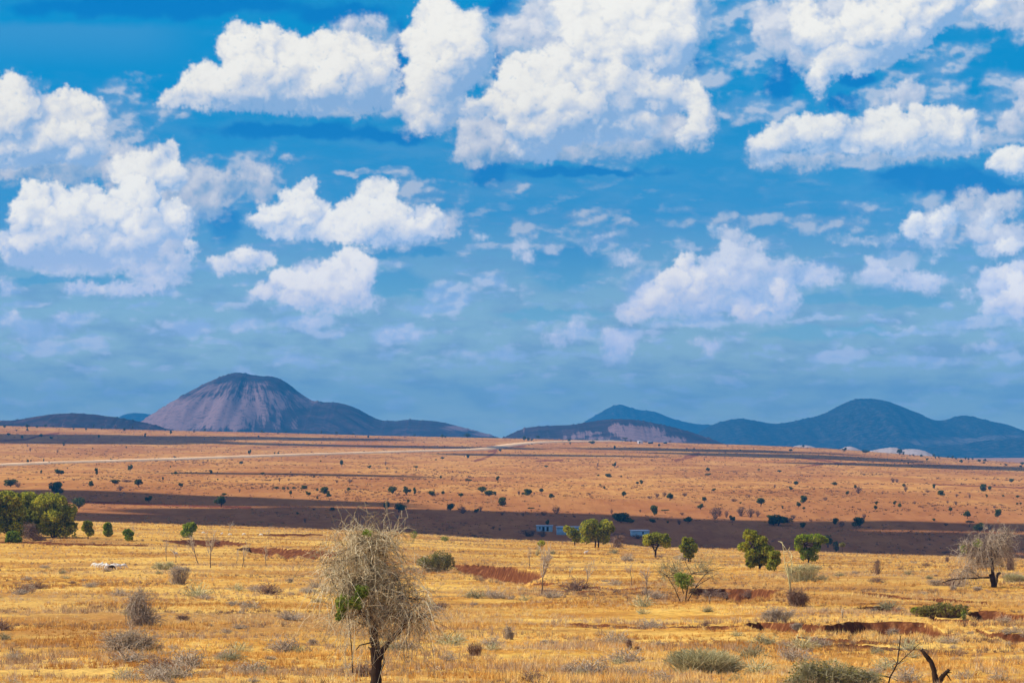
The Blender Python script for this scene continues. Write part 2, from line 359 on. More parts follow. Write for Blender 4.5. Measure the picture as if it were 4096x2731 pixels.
mc = T.mix(T.m('MULTIPLY', far, 0.62), mc, srgb(214, 206, 226))
c = T.mix(T.m('MULTIPLY', T.m('MULTIPLY', aM, high), T.lin(far, 0, 1, 1.0, .82)), c, T.v('SCALE', mc, scale=T.lin(V, 800.0, 1600.0, K, K * 1.9)))
fc = T.ramp(lit, [(0, srgb(146, 180, 218)), (.2, srgb(178, 198, 223)), (.38, srgb(206, 214, 227)), (.58, srgb(230, 230, 230)), (.80, srgb(250, 245, 234)), (1, srgb(255, 250, 238))])
fc = T.mix(T.m('MULTIPLY', far, 0.5), fc, srgb(232, 216, 226))
c = T.mix(T.m('MULTIPLY', aF, high), c, T.v('SCALE', fc, scale=T.lin(V, 500.0, 1400.0, K * 1.10, K * 1.5)))
T.put(w_bg.inputs[0], c)

# ------------------------------------------------------------------ helpers for meshes, names and descriptions
rng = np.random.RandomState(5)
random.seed(5)
COL = sc.collection


def tag(o, label=None, cat=None, group=None, kind=None):
    if label: o['label'] = label
    if cat: o['category'] = cat
    if group: o['group'] = group
    if kind: o['kind'] = kind
    return o


def mesh_obj(name, verts, faces, mat, parent=None, smooth=False, attrs=None):
    """verts (n,3) array, faces (m,k) array or list of arrays"""
    me = bpy.data.meshes.new(name)
    verts = np.asarray(verts, np.float32)
    if not isinstance(faces, list): faces = [faces]
    faces = [np.asarray(f, np.int32) for f in faces if len(f)]
    loops = np.concatenate([f.ravel() for f in faces])
    tot = np.concatenate([np.full(len(f), f.shape[1], np.int32) for f in faces])
    start = np.concatenate([[0], np.cumsum(tot)[:-1]]).astype(np.int32)
    me.vertices.add(len(verts)); me.vertices.foreach_set('co', verts.ravel())
    me.loops.add(len(loops)); me.loops.foreach_set('vertex_index', loops)
    me.polygons.add(len(tot)); me.polygons.foreach_set('loop_start', start)
    me.polygons.foreach_set('loop_total', tot)
    if smooth: me.polygons.foreach_set('use_smooth', np.ones(len(tot), bool))
    me.update(calc_edges=True)
    for k, v in (attrs or {}).items():
        at = me.attributes.new(k, 'FLOAT', 'POINT')
        at.data.foreach_set('value', np.asarray(v, np.float32).ravel())
    if mat: me.materials.append(mat)
    o = bpy.data.objects.new(name, me)
    COL.objects.link(o)
    if parent: o.parent = parent
    return o


def empty(name, loc, rz=0.0):
    o = bpy.data.objects.new(name, None)
    o.empty_display_size = 0.5
    COL.objects.link(o)
    o.location = loc; o.rotation_euler = (0, 0, rz)
    return o


def material(name, rough=0.9, spec=0.2):
    m = bpy.data.materials.new(name); m.use_nodes = True
    t = NT(m.node_tree)
    b = t.n['Principled BSDF']
    b.inputs['Roughness'].default_value = rough
    b.inputs['Specular IOR Level'].default_value = spec
    return m, t, b


def perlin2(x, y, seed):
    g = np.random.RandomState(seed).rand(256, 256) * 2 * np.pi
    gx_, gy_ = np.cos(g), np.sin(g)
    xi = np.floor(x).astype(int); yi = np.floor(y).astype(int)
    xf = x - xi; yf = y - yi
    u = xf ** 3 * (xf * (xf * 6 - 15) + 10); v = yf ** 3 * (yf * (yf * 6 - 15) + 10)
    def gr(a, b):
        return gx_[(yi + b) & 255, (xi + a) & 255] * (xf - a) + gy_[(yi + b) & 255, (xi + a) & 255] * (yf - b)
    return 1.5 * ((gr(0, 0) * (1 - u) + gr(1, 0) * u) * (1 - v) + (gr(0, 1) * (1 - u) + gr(1, 1) * u) * v)


def fbm2(x, y, seed, octv=5, rough=.5):
    a, s_, t_ = 1.0, 0.0, 0.0
    for o in range(octv):
        s_ = s_ + a * perlin2(x + 17.3 * o, y - 9.1 * o, seed + o); t_ += a
        a *= rough; x = x * 2.03; y = y * 2.03
    return s_ / t_ * 1.6


def ipl(pts, x):
    return np.interp(x, [p[0] for p in pts], [p[1] for p in pts])


# ------------------------------------------------------------------ the land: one sheet from the camera's feet to the horizon
# EDGE: photo row where the near terrace drops into the valley; SKYL: row of the far slope's crest
EDGE = [(-4000, 2060), (0, 2083), (330, 2085), (700, 2098), (1200, 2112), (1600, 2130), (2000, 2157), (2600, 2180), (3400, 2213), (4096, 2235), (8000, 2270)]
SKYL = [(-4000, 1690), (0, 1703), (600, 1720), (1100, 1731), (1500, 1742), (2000, 1752), (2500, 1765), (3000, 1779), (3300, 1793), (3600, 1815), (3900, 1838), (4096, 1851), (4400, 1865), (9000, 1880)]


def row_keys(u):
    B = ipl(EDGE, u); S = ipl(SKYL, u); one = np.ones_like(B)
    return [(8, 1800 + 6.6 * FPX / 8 * one), (30, 1800 + 6.8 * FPX / 30 * one), (60, 3560 * one), (118, 2731 * one), (160, 2602 * one), (220, 2464 * one),
            (300, 2352 * one), (400, 2276 + .0 * B), (520, B + .45 * (2276 - B)), (750, B), (1000, B + 22), (1300, B + 3),
            (1700, 1990 + (B - 2160) * .5), (2300, 1902 + (B - 2160) * .35), (3300, 1815 + .55 * (S - 1750)), (4800, S), (5200, S + 1),
            (6500, np.maximum(S + 20, 1822)), (9000, np.maximum(S, 1836) * 0 + 1836), (20000, 1810 * one), (45000, 1803 * one)]


def rows_of(D, u):
    """photo row of the bare terrain for depths D (n,) and columns u (m,) -> (n,m); monotone cubic in ln D"""
    k = row_keys(u)
    xs = np.log([q[0] for q in k]); ys = np.array([q[1] * np.ones_like(u) for q in k])
    h = np.diff(xs); d = np.diff(ys, axis=0) / h[:, None]
    m = np.zeros_like(ys)
    p = d[:-1] * d[1:]
    w1 = (2 * h[1:] + h[:-1])[:, None]; w2 = (h[1:] + 2 * h[:-1])[:, None]
    with np.errstate(divide='ignore', invalid='ignore'):
        hm = (w1 + w2) / (w1 / d[:-1] + w2 / d[1:])
    m[1:-1] = np.where(p > 0, hm, 0); m[0] = d[0]; m[-1] = d[-1]
    X = np.log(D); i = np.clip(np.searchsorted(xs, X) - 1, 0, len(h) - 1)
    t = ((X - xs[i]) / h[i])[:, None]; hh = h[i][:, None]
    return ((1 + 2 * t) * (1 - t) ** 2 * ys[i] + t * (1 - t) ** 2 * hh * m[i] + t * t * (3 - 2 * t) * ys[i + 1] + t * t * (t - 1) * hh * m[i + 1])


# depths: about one sample per photo row and a half
_d = np.exp(np.linspace(math.log(8), math.log(21000), 24000))
_r = rows_of(_d, np.array([2048.0]))[:, 0]
_w = np.abs(np.diff(_r)) / np.where(_d[1:] < 100, 60, np.where(_d[1:] < 800, 0.66, 0.9)) + np.diff(np.log(_d)) / .010
_w = np.where((_d[1:] > 760) & (_d[1:] < 1290), np.diff(np.log(_d)) / .02, _w)
_c = np.concatenate([[0], np.cumsum(_w)])
GD = np.interp(np.arange(0, _c[-1], 1.0), _c, _d)
_out = np.concatenate([[0], np.cumsum(8.0 * 1.22 ** np.arange(34))])
GU = np.concatenate([(-260 - _out[::-1])[:-1], np.arange(-260, 4360, 5.0), 4360 + _out])
GR = rows_of(GD, GU)
DD, UU = np.meshgrid(GD, GU, indexing='ij')
GX = DD * (UU - 2048) / FPX
GZ = DD * (HORIZON - GR) / FPX
_near = np.clip((900 - DD) / 300, 0, 1)
_farw = np.clip((DD - 1300) / 500, 0, 1) * np.clip((30000 - DD) / 10000, 0, 1)
GZ = GZ + _near * (.10 * fbm2(GX / 5, DD / 5, 3, 4) + .05 * fbm2(GX / 1.1, DD / 1.1, 8, 2) + .22 * fbm2(GX / 26, DD / 40, 12, 3)) \
    + _farw * (.55 * fbm2(GX / 170, DD / 170, 15, 5, .55)) * np.clip(1.4 - DD / 9000, .3, 1)

# erosion gullies in red earth: (photo column, row of the far rim, height of the bank in photo pixels)
GULLIES = [
 [(1790,2255,0),(1840,2258,28),(1950,2262,55),(2050,2268,62),(2140,2282,45),(2180,2300,0)],
 [(2060,2325,0),(2110,2318,26),(2180,2322,20),(2240,2330,0)],
 [(2750,2365,0),(2790,2356,38),(2900,2350,52),(3000,2352,55),(3070,2358,45),(3125,2362,0)],
 [(2180,2334,0),(2300,2338,17),(2420,2345,16),(2560,2355,14),(2700,2350,10),(2750,2352,0)],
 [(2980,2500,0),(3040,2490,40),(3150,2498,45),(3300,2505,30),(3420,2495,45),(3560,2493,55),(3700,2495,50),(3760,2515,30),(3830,2530,0)],
 [(2240,2482,0),(2330,2484,17),(2440,2492,9),(2560,2496,14),(2700,2499,12),(2900,2502,19),(2990,2505,0)],
 [(3860,2452,0),(3910,2445,40),(4000,2447,45),(4096,2460,35),(4330,2470,0)],
 [(3900,2510,0),(3960,2520,30),(4050,2525,35),(4230,2525,0)],
 [(3400,2440,0),(3470,2425,18),(3540,2422,32),(3590,2428,28),(3625,2440,0)],
 [(3400,2366,0),(3500,2372,8),(3650,2382,9),(3780,2388,13),(3900,2394,8),(3960,2398,0)],
 [(3290,2413,0),(3380,2406,11),(3500,2402,8),(3700,2405,6),(3760,2408,0)],
 [(3290,2573,0),(3400,2570,14),(3600,2575,12),(3710,2580,0)],
 [(640,2158,0),(700,2160,10),(780,2159,20),(880,2160,24),(960,2165,16),(1005,2170,0)],
 [(930,2190,0),(1000,2184,27),(1060,2186,34),(1200,2193,38),(1300,2199,28),(1400,2210,12),(1450,2215,0)],
 [(-300,2160,7),(0,2167,7),(200,2170,10),(400,2174,7),(640,2180,0)],
 [(1010,2136,0),(1100,2137,7),(1250,2139,6),(1310,2141,0)],
 [(3180,2540,0),(3300,2545,16),(3420,2550,20),(3520,2556,10),(3560,2560,0)],
 [(2050,2354,0),(2200,2358,11),(2420,2368,12),(2600,2374,0)],
 [(3640,2425,0),(3740,2478,14),(3860,2482,18),(3960,2486,0)],
 [(2480,2176,0),(2560,2178,7),(2800,2186,6),(2960,2192,0)],
 [(1260,2232,0),(1380,2236,9),(1500,2240,7),(1620,2246,0)],
]
soil = np.zeros_like(GZ)
for gi, g in enumerate(GULLIES):
    xs = [p[0] for p in g]
    cols = np.where((GU > xs[0]) & (GU < xs[-1]))[0]
    for c_ in cols:
        u = GU[c_]
        jit = perlin2(np.array([u / 26.0]), np.array([gi * 3.3]), 60)[0]
        jit2 = perlin2(np.array([u / 45.0]), np.array([gi * 5.1]), 61)[0]
        top = np.interp(u, xs, [p[1] for p in g]) + 0.8 * jit2
        hp = np.interp(u, xs, [p[2] for p in g])
        hp *= 1 + .16 * jit + .34 * jit2
        if hp < 1.5: continue
        r = GR[:, c_]
        vis = GD < 780
        Df = np.interp(-top, -r[vis], GD[vis])
        Dn = np.interp(-(top + hp + 5 + .12 * hp), -r[vis], GD[vis])
        dep = hp / FPX * Df
        ww = max(.9 * dep, 2.3 * np.interp(Df, GD[:-1], np.diff(GD)))
        s1 = np.clip((GD - Dn) / max(Df - ww - Dn, 1e-3), 0, 1)
        s2 = np.clip((Df - GD) / ww, 0, 1)
        GZ[:, c_] -= dep * s1 * s2
        band = (GD > Df - ww - 3.0) & (GD < Df + .4 * dep)
        soil[band, c_] = np.maximum(soil[band, c_], 1.0)
        fl = (GD > Dn + (Df - Dn) * .75) & (GD < Df)
        soil[fl, c_] = np.maximum(soil[fl, c_], .45 if hp > 20 else 0.1)
# red wash lines on the distant slope
WASH = [([(0,1762),(100,1758),(150,1745),(235,1731)],3.5),([(330,2007),(550,2015),(800,2024),(1000,2029)],4.5),([(1900,1842),(1940,1832),(1978,1812),(1985,1800),(1955,1806)],5),
        ([(1920,1792),(2000,1790),(2100,1783)],3.5),([(2700,1840),(2750,1832),(2800,1815)],4.5),([(2740,1826),(2795,1812)],4.5),([(3200,1868),(3290,1856)],3.5),
        ([(3180,1828),(3300,1842),(3400,1852)],3.0),([(2150,1842),(2250,1840)],4),([(3740,1937),(4096,1950)],3),([(3340,1853),(3420,1851)],3.5)]
GROW = HORIZON - GZ / DD * FPX
for pts, wd in WASH:
    xs = [p[0] for p in pts]
    c0, c1 = np.searchsorted(GU, min(xs) - 10), np.searchsorted(GU, max(xs) + 10)
    fr_ = GD > 1300
    UUs = UU[fr_][:, c0:c1]; RRs = GROW[fr_][:, c0:c1]
    best = np.full(UUs.shape, 1e9)
    for (xa, ya), (xb, yb) in zip(pts[:-1], pts[1:]):
        t_ = np.clip(((UUs - xa) * (xb - xa) + (RRs - ya) * (yb - ya)) / ((xb - xa) ** 2 + (yb - ya) ** 2), 0, 1)
        best = np.minimum(best, np.hypot((UUs - xa - t_ * (xb - xa)) * .8, RRs - ya - t_ * (yb - ya) + 2 * perlin2(UUs / 14, RRs * 0, 5)))
    tmp = soil[fr_]; tmp[:, c0:c1] = np.maximum(tmp[:, c0:c1], np.clip(1.5 - best / wd, 0, 1)); soil[fr_] = tmp

m_ground, t, b = material('dry_grassland', 1.0, 0.0)
pos = t.n.new('ShaderNodeNewGeometry').outputs['Position']
px_, py_, pz_ = t.sep(pos)
flat = t.comb(px_, py_, 0.0)
n_big = t.noise(flat, 0.022, 5.0, 0.6, dim='2D')
n_mid = t.noise(flat, 0.13, 6.0, 0.65, dim='2D')
n_fin = t.noise(flat, 1.7, 5.0, 0.7, dim='2D')
streak = t.noise(t.comb(px_, t.m('MULTIPLY', py_, 0.35), 0.0), 0.010, 7.0, 0.62, dim='2D')
band = t.noise(t.comb(t.m('MULTIPLY', px_, .5), py_, 0.0), 0.035, 4.0, 0.55, dim='2D')
near = t.ramp(n_mid, [(0.28, srgb(176, 116, 54)), (0.42, srgb(208, 150, 70)), (0.52, srgb(234, 180, 84)), (0.64, srgb(252, 208, 108)), (0.8, srgb(204, 156, 94))])
near = t.mix(t.smooth(n_big, 0.44, 0.62, 0.0, 0.8), near, srgb(182, 132, 80))
near = t.mix(t.smooth(band, 0.53, 0.64, 0.0, 0.75), near, srgb(255, 210, 112))
near = t.mix(t.smooth(n_fin, 0.35, 0.62, 0.45, 0.0), near, srgb(180, 130, 70))
fine = t.noise(t.comb(px_, t.m('MULTIPLY', py_, 0.22), 0.0), 0.075, 5.0, 0.75, dim='2D')
farc = t.ramp(streak, [(0.30, srgb(158, 106, 58)), (0.42, srgb(186, 130, 70)), (0.50, srgb(206, 148, 80)), (0.57, srgb(236, 182, 98)), (0.64, srgb(210, 148, 78)), (0.76, srgb(174, 116, 62))])
farc = t.mix(t.smooth(n_mid, 0.38, 0.66, 0.0, 0.45), farc, srgb(184, 126, 78))
farc = t.mix(t.smooth(fine, 0.50, 0.66, 0.0, 0.45), farc, srgb(146, 96, 62))
farc = t.mix(t.smooth(fine, 0.46, 0.34, 0.0, 0.40), farc, srgb(240, 188, 116))
grain = t.noise(t.comb(px_, t.m('MULTIPLY', py_, 0.035), 0.0), 0.42, 4.0, 0.8, dim='2D')
farc = t.mix(t.smooth(grain, 0.50, 0.68, 0.0, 0.55), farc, srgb(140, 92, 56))
farc = t.mix(t.smooth(grain, 0.46, 0.32, 0.0, 0.45), farc, srgb(244, 188, 112))
reds = t.smooth(t.noise(t.comb(px_, t.m('MULTIPLY', py_, 0.4), 4.0), 0.0045, 4.0, 0.5, dim='3D'), 0.54, 0.66)
farc = t.mix(t.m('MULTIPLY', reds, 0.4), farc, srgb(186, 108, 56))
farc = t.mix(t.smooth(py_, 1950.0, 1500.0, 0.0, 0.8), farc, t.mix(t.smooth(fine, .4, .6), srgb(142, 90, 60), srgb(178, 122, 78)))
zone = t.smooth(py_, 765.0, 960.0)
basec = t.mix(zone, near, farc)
at = t.n.new('ShaderNodeAttribute'); at.attribute_name = 'soil'
sf = t.smooth(t.m('ADD', at.outputs['Fac'], t.m('MULTIPLY_ADD', n_fin, 0.7, -0.35)), 0.30, 0.62)
sfar = t.smooth(t.m('MULTIPLY', at.outputs['Fac'], t.lin(fine, .35, .6, .4, 1.2)), 0.15, 0.9, 0.0, 0.8)
sf = t.mix(zone, sf, sfar)
redc = t.ramp(n_fin, [(0.3, srgb(84, 48, 30)), (0.55, srgb(118, 70, 42)), (0.75, srgb(172, 118, 72))])
redc = t.mix(zone, redc, srgb(120, 58, 44))
basec = t.mix(t.m('MULTIPLY', zone, 0.25), basec, srgb(206, 126, 58))
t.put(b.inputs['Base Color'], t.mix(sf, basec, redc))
bmp = t.n.new('ShaderNodeBump'); bmp.inputs['Distance'].default_value = 0.25
t.put(bmp.inputs['Height'], n_fin)
t.put(bmp.inputs['Strength'], t.m('MULTIPLY', t.m('SUBTRACT', 1.0, zone), 0.55))
t.l.new(bmp.outputs[0], b.inputs['Normal'])

nD, nU = GZ.shape
idx = np.arange(nD * nU).reshape(nD, nU)
quads = np.stack([idx[:-1, :-1], idx[:-1, 1:], idx[1:, 1:], idx[1:, :-1]], -1).reshape(-1, 4)
ground = mesh_obj('ground', np.stack([GX, DD, GZ], -1).reshape(-1, 3), quads, m_ground, smooth=True, attrs={'soil': soil})
tag(ground, kind='structure')
GLD = np.log(GD)


def gz_at(x, y):
    """height of the ground sheet under a point (arrays allowed)"""
    x = np.asarray(x, float); y = np.asarray(y, float)
    u = x / y * FPX + 2048
    i = np.clip(np.searchsorted(GD, y) - 1, 0, nD - 2); j = np.clip(np.searchsorted(GU, u) - 1, 0, nU - 2)
    a = (y - GD[i]) / (GD[i + 1] - GD[i]); c = (u - GU[j]) / (GU[j + 1] - GU[j])
    return (GZ[i, j] * (1 - a) * (1 - c) + GZ[i + 1, j] * a * (1 - c) + GZ[i, j + 1] * (1 - a) * c + GZ[i + 1, j + 1] * a * c)


def ground_point(px, py):
    """where the line of sight through a photo pixel first meets the ground"""
    j = int(np.clip(np.searchsorted(GU, px) - 1, 0, nU - 2)); c = (px - GU[j]) / (GU[j + 1] - GU[j])
    k0 = np.searchsorted(GD, 5400.0)
    r = HORIZON - (GZ[:k0, j] * (1 - c) + GZ[:k0, j + 1] * c) / GD[:k0] * FPX
    k = int(np.argmax(r <= py))
    if k == 0:
        far_ = GD[:k0] > 3000
        k = int(np.argmin(np.where(far_, r, 1e9))); D = GD[k]
    else:
        D = GD[k - 1] + (GD[k] - GD[k - 1]) * (r[k - 1] - py) / max(r[k - 1] - r[k], 1e-6)
    x = D * (px - 2048) / FPX
    return Vector((x, D, float(gz_at(x, D))))

# ------------------------------------------------------------------ hills on the horizon
m_hill, t, b = material('hill_scrub', 1.0, 0.0)
oc = t.n.new('ShaderNodeNewGeometry').outputs['Position']
hx, hy, hz = t.sep(oc)
ap = t.n.new('ShaderNodeAttribute'); ap.attribute_name = 'pale'
fa = t.n.new('ShaderNodeAttribute'); fa.attribute_name = 'fall'      # runs across the fall lines of a slope
hn = t.noise(oc, 0.018, 6.0, 0.7)
hs = t.noise(oc, 0.07, 4.0, 0.75)
st = t.noise(t.comb(fa.outputs['Fac'], t.m('MULTIPLY', hz, 0.012), 0.0), 3.0, 4.0, 0.75, dim='2D')
pm = t.m('ADD', ap.outputs['Fac'], t.m('ADD', t.m('MULTIPLY_ADD', st, 2.8, -1.4), t.m('MULTIPLY_ADD', hn, 1.1, -0.55)))
pm = t.smooth(pm, 0.30, 0.85)
dark = t.ramp(hn, [(0.3, (0.03, 0.02, 0.024)), (0.5, (0.06, 0.036, 0.042)), (0.7, (0.125, 0.072, 0.075))])
dark = t.mix(t.smooth(hs, 0.48, 0.60, 0.0, 0.55), dark, (0.028, 0.036, 0.026, 1))
pale = t.mix(t.smooth(hs, 0.50, 0.66, 0.0, 0.75), (0.29, 0.18, 0.18, 1), (0.07, 0.045, 0.055, 1))
t.put(b.inputs['Base Color'], t.mix(pm, dark, pale))
m_forest, t, b = material('hill_forest', 1.0, 0.0)
oc = t.n.new('ShaderNodeNewGeometry').outputs['Position']
ap = t.n.new('ShaderNodeAttribute'); ap.attribute_name = 'pale'
hn = t.noise(oc, 0.012, 6.0, 0.7); hs = t.noise(oc, 0.05, 4.0, 0.8)
dk = t.ramp(hs, [(0.38, (0.006, 0.012, 0.012)), (0.5, (0.024, 0.030, 0.026)), (0.62, (0.10, 0.085, 0.075))])
pf = t.smooth(t.m('ADD', ap.outputs['Fac'], t.m('MULTIPLY_ADD', hn, 1.6, -0.8)), 0.25, 0.85, 0.0, 0.7)
t.put(b.inputs['Base Color'], t.mix(pf, dk, t.mix(t.smooth(hs, .48, .6), (0.34, 0.26, 0.22, 1), (0.05, 0.05, 0.04, 1))))
m_mound, t, b = material('pale_earth', 1.0, 0.0)
oc = t.n.new('ShaderNodeNewGeometry').outputs['Position']
mn = t.noise(oc, 0.12, 5.0, 0.7)
t.put(b.inputs['Base Color'], t.ramp(mn, [(0.3, (0.34, 0.27, 0.22)), (0.5, (0.50, 0.41, 0.37)), (0.7, (0.58, 0.48, 0.44))]))


def hill(name, prof, D0, W, mat, pale=(), summit=None, seed=1, rough=1.0, base=-60.0, back=1.3):
    u = np.arange(prof[0][0], prof[-1][0] + 1, 7.0)
    top = ipl(prof, u)
    # soften the corners of the traced profile
    kk = np.hanning(9); kk /= kk.sum()
    top = np.convolve(np.pad(top, 4, mode='edge'), kk, 'same')[4:-4]
    top = top + 1.6 * rough * fbm2(u / 40, u * 0, seed, 4, .6)
    s_ = np.concatenate([np.linspace(-1, 0, 46), np.linspace(0, back, 20)[1:]])
    rb = np.random.RandomState(seed + 50); top = top - rough * 5.0 * rb.rand(len(u)) ** 5 * (rb.rand(len(u)) < .5)      # bushes on the ridge
    S_, U_ = np.meshgrid(s_, u, indexing='ij')
    zt = D0 * (HORIZON - top) / FPX
    g = np.where(S_ < 0, .5 - .5 * np.cos(np.pi * np.clip(1 + S_, 0, 1)) , .5 + .5 * np.cos(np.pi * np.clip(S_ / back, 0, 1)))
    g = .55 * g + .45 * np.clip(1 - np.abs(S_), 0, 1)
    Y_ = D0 + S_ * W
    X_ = Y_ * 0 + D0 * (U_ - 2048) / FPX
    Z_ = base + (zt[None] - base) * g
    amp = (zt[None] - base) * .07 * rough * np.clip(-S_ * 3, 0, 1) * np.clip((1 + S_) * 4, 0, 1)
    if summit is not None:
        xs = D0 * (summit - 2048) / FPX
        fall = np.arctan2(X_ - xs, (D0 - Y_) + .12 * W) * 26
    else:
        fall = X_ / 26.0
    Z_ += amp * (perlin2(fall / 3.2, Z_ / 160, seed + 3) + .5 * perlin2(fall / 1.3, Z_ / 120, seed + 9))
    R_ = HORIZON - Z_ / Y_ * FPX; PU = X_ / Y_ * FPX + 2048
    p = np.zeros_like(Z_)
    for cx, cy, rx, ry, k in pale:
        q = 1 - np.hypot((PU - cx) / rx, (R_ - cy) / ry)
        p = np.maximum(p, k * np.clip(q * 2.2, 0, 1))
    n_, m_ = Z_.shape
    ix = np.arange(n_ * m_).reshape(n_, m_)
    q = np.stack([ix[:-1, :-1], ix[:-1, 1:], ix[1:, 1:], ix[1:, :-1]], -1).reshape(-1, 4)
    o = mesh_obj(name, np.stack([X_, Y_, Z_], -1).reshape(-1, 3), q, mat, smooth=True, attrs={'pale': p, 'fall': fall})
    tag(o, kind='structure')
    return o


hill('hill', [(-700,1730),(-400,1690),(-150,1672),(0,1682),(60,1681),(120,1670),(200,1657),(280,1652),(340,1654),(400,1660),(470,1670),(520,1678),(590,1692),(640,1706),(700,1722),(760,1740)], 5900, 420, m_hill, seed=3, base=-5)
hill('hill', [(440,1740),(455,1700),(470,1668),(500,1656),(530,1651),(570,1652),(620,1660),(680,1690),(720,1740)], 15500, 700, m_forest, seed=5, rough=.6)
hill('hill', [(430,1800),(500,1745),(560,1690),(600,1664),(650,1630),(700,1600),(750,1570),(800,1544),(850,1520),(900,1500),(930,1492),(965,1490),(1000,1498),(1040,1504),(1090,1504),(1130,1520),(1160,1540),(1200,1572),(1245,1602),(1290,1608),(1350,1610),(1400,1622),(1430,1634),(1480,1662),(1525,1682),(1570,1683),(1600,1684),(1620,1677),(1660,1679),(1720,1682),(1770,1688),(1830,1703),(1900,1722),(1960,1738),(2030,1760),(2100,1790)],
     8200, 1150, m_hill, seed=9, summit=985,
     pale=[(700,1660,220,85,1.3),(850,1650,220,85,1.2),(980,1640,140,70,.95),(1060,1590,110,42,.8),(1130,1610,60,40,.7),(900,1570,200,60,.5),(1180,1600,120,50,.55),(1230,1600,90,14,.8),(1010,1545,90,30,.45),(1000,1690,25,50,.7),(1110,1680,22,60,.7),(1180,1695,18,30,.6),(1870,1712,130,16,.9),(1960,1735,90,14,1.0),(900,1700,120,30,.8)])
hill('hill', [(1930,1800),(1980,1765),(2010,1751),(2060,1727),(2100,1712),(2140,1705),(2230,1701),(2300,1698),(2340,1690),(2400,1680),(2450,1676),(2520,1676),(2580,1684),(2640,1697),(2700,1710),(2760,1726),(2830,1750),(2900,1776),(2960,1800)], 6900, 620, m_hill, seed=12, base=-10,
     pale=[(2560,1735,120,38,1.2),(2480,1715,60,30,1.0),(2640,1760,130,25,1.0),(2350,1732,70,14,.75),(2300,1748,60,12,.6),(2400,1755,60,12,.7)])
hill('hill', [(2250,1800),(2300,1712),(2330,1692),(2370,1668),(2400,1650),(2440,1628),(2475,1616),(2492,1617),(2510,1627),(2560,1640),(2620,1645),(2650,1658),(2700,1678),(2750,1688),(2790,1698),(2830,1697),(2870,1701),(2930,1712),(3000,1800)], 15200, 1300, m_forest, seed=15, rough=.9)
hill('hill', [(2700,1790),(2780,1738),(2830,1708),(2870,1690),(2910,1680),(2950,1673),(3000,1678),(3050,1687),(3100,1696),(3150,1689),(3200,1679),(3260,1666),(3310,1648),(3360,1620),(3400,1602),(3430,1594),(3480,1594),(3530,1599),(3580,1614),(3640,1640),(3690,1662),(3740,1682),(3780,1680),(3830,1664),(3855,1660),(3900,1668),(3960,1684),(4010,1692),(4060,1712),(4120,1730),(4250,1760),(4450,1790)],
     12200, 1900, m_forest, seed=18, rough=.8, pale=[(3800,1765,280,26,.55),(4000,1752,150,20,.5),(3690,1776,60,14,.55),(3500,1745,300,30,.22),(3950,1768,200,22,.55)])
hill('hill', [(3150,1812),(3220,1797),(3300,1791),(3420,1789),(3560,1791),(3700,1788),(3840,1778),(3900,1766),(3980,1757),(4096,1750),(4300,1752),(4500,1775)], 10400, 500, m_forest, seed=21, rough=.5, base=-30)
hill('mound', [(3140,1800),(3170,1786),(3190,1780),(3240,1781),(3275,1795),(3300,1812)], 5500, 90, m_mound, seed=24, rough=.6, base=-14)
hill('mound', [(3340,1812),(3370,1790),(3390,1783),(3410,1786),(3450,1802),(3480,1820)], 5500, 90, m_mound, seed=26, rough=.6, base=-16)
hill('mound', [(3440,1822),(3480,1802),(3530,1793),(3580,1787),(3605,1800),(3640,1794),(3680,1797),(3720,1812),(3770,1838)], 5600, 110, m_mound, seed=28, rough=.6, base=-22)


# ------------------------------------------------------------------ cumulus overhead that shade the valley, the plain and the hills
m_cloud, t, b = material('cloud_white', 1.0, 0.0)
b.inputs['Base Color'].default_value = (0.9, 0.9, 0.9, 1)
_ico = None


def ico(sub):
    bm = bmesh.new(); bmesh.ops.create_icosphere(bm, subdivisions=sub, radius=1.0)
    v = np.array([q.co[:] for q in bm.verts]); f = np.array([[q.index for q in fc_.verts] for fc_ in bm.faces])
    bm.free(); return v, f


ICO1, ICO2 = ico(1), ico(2)


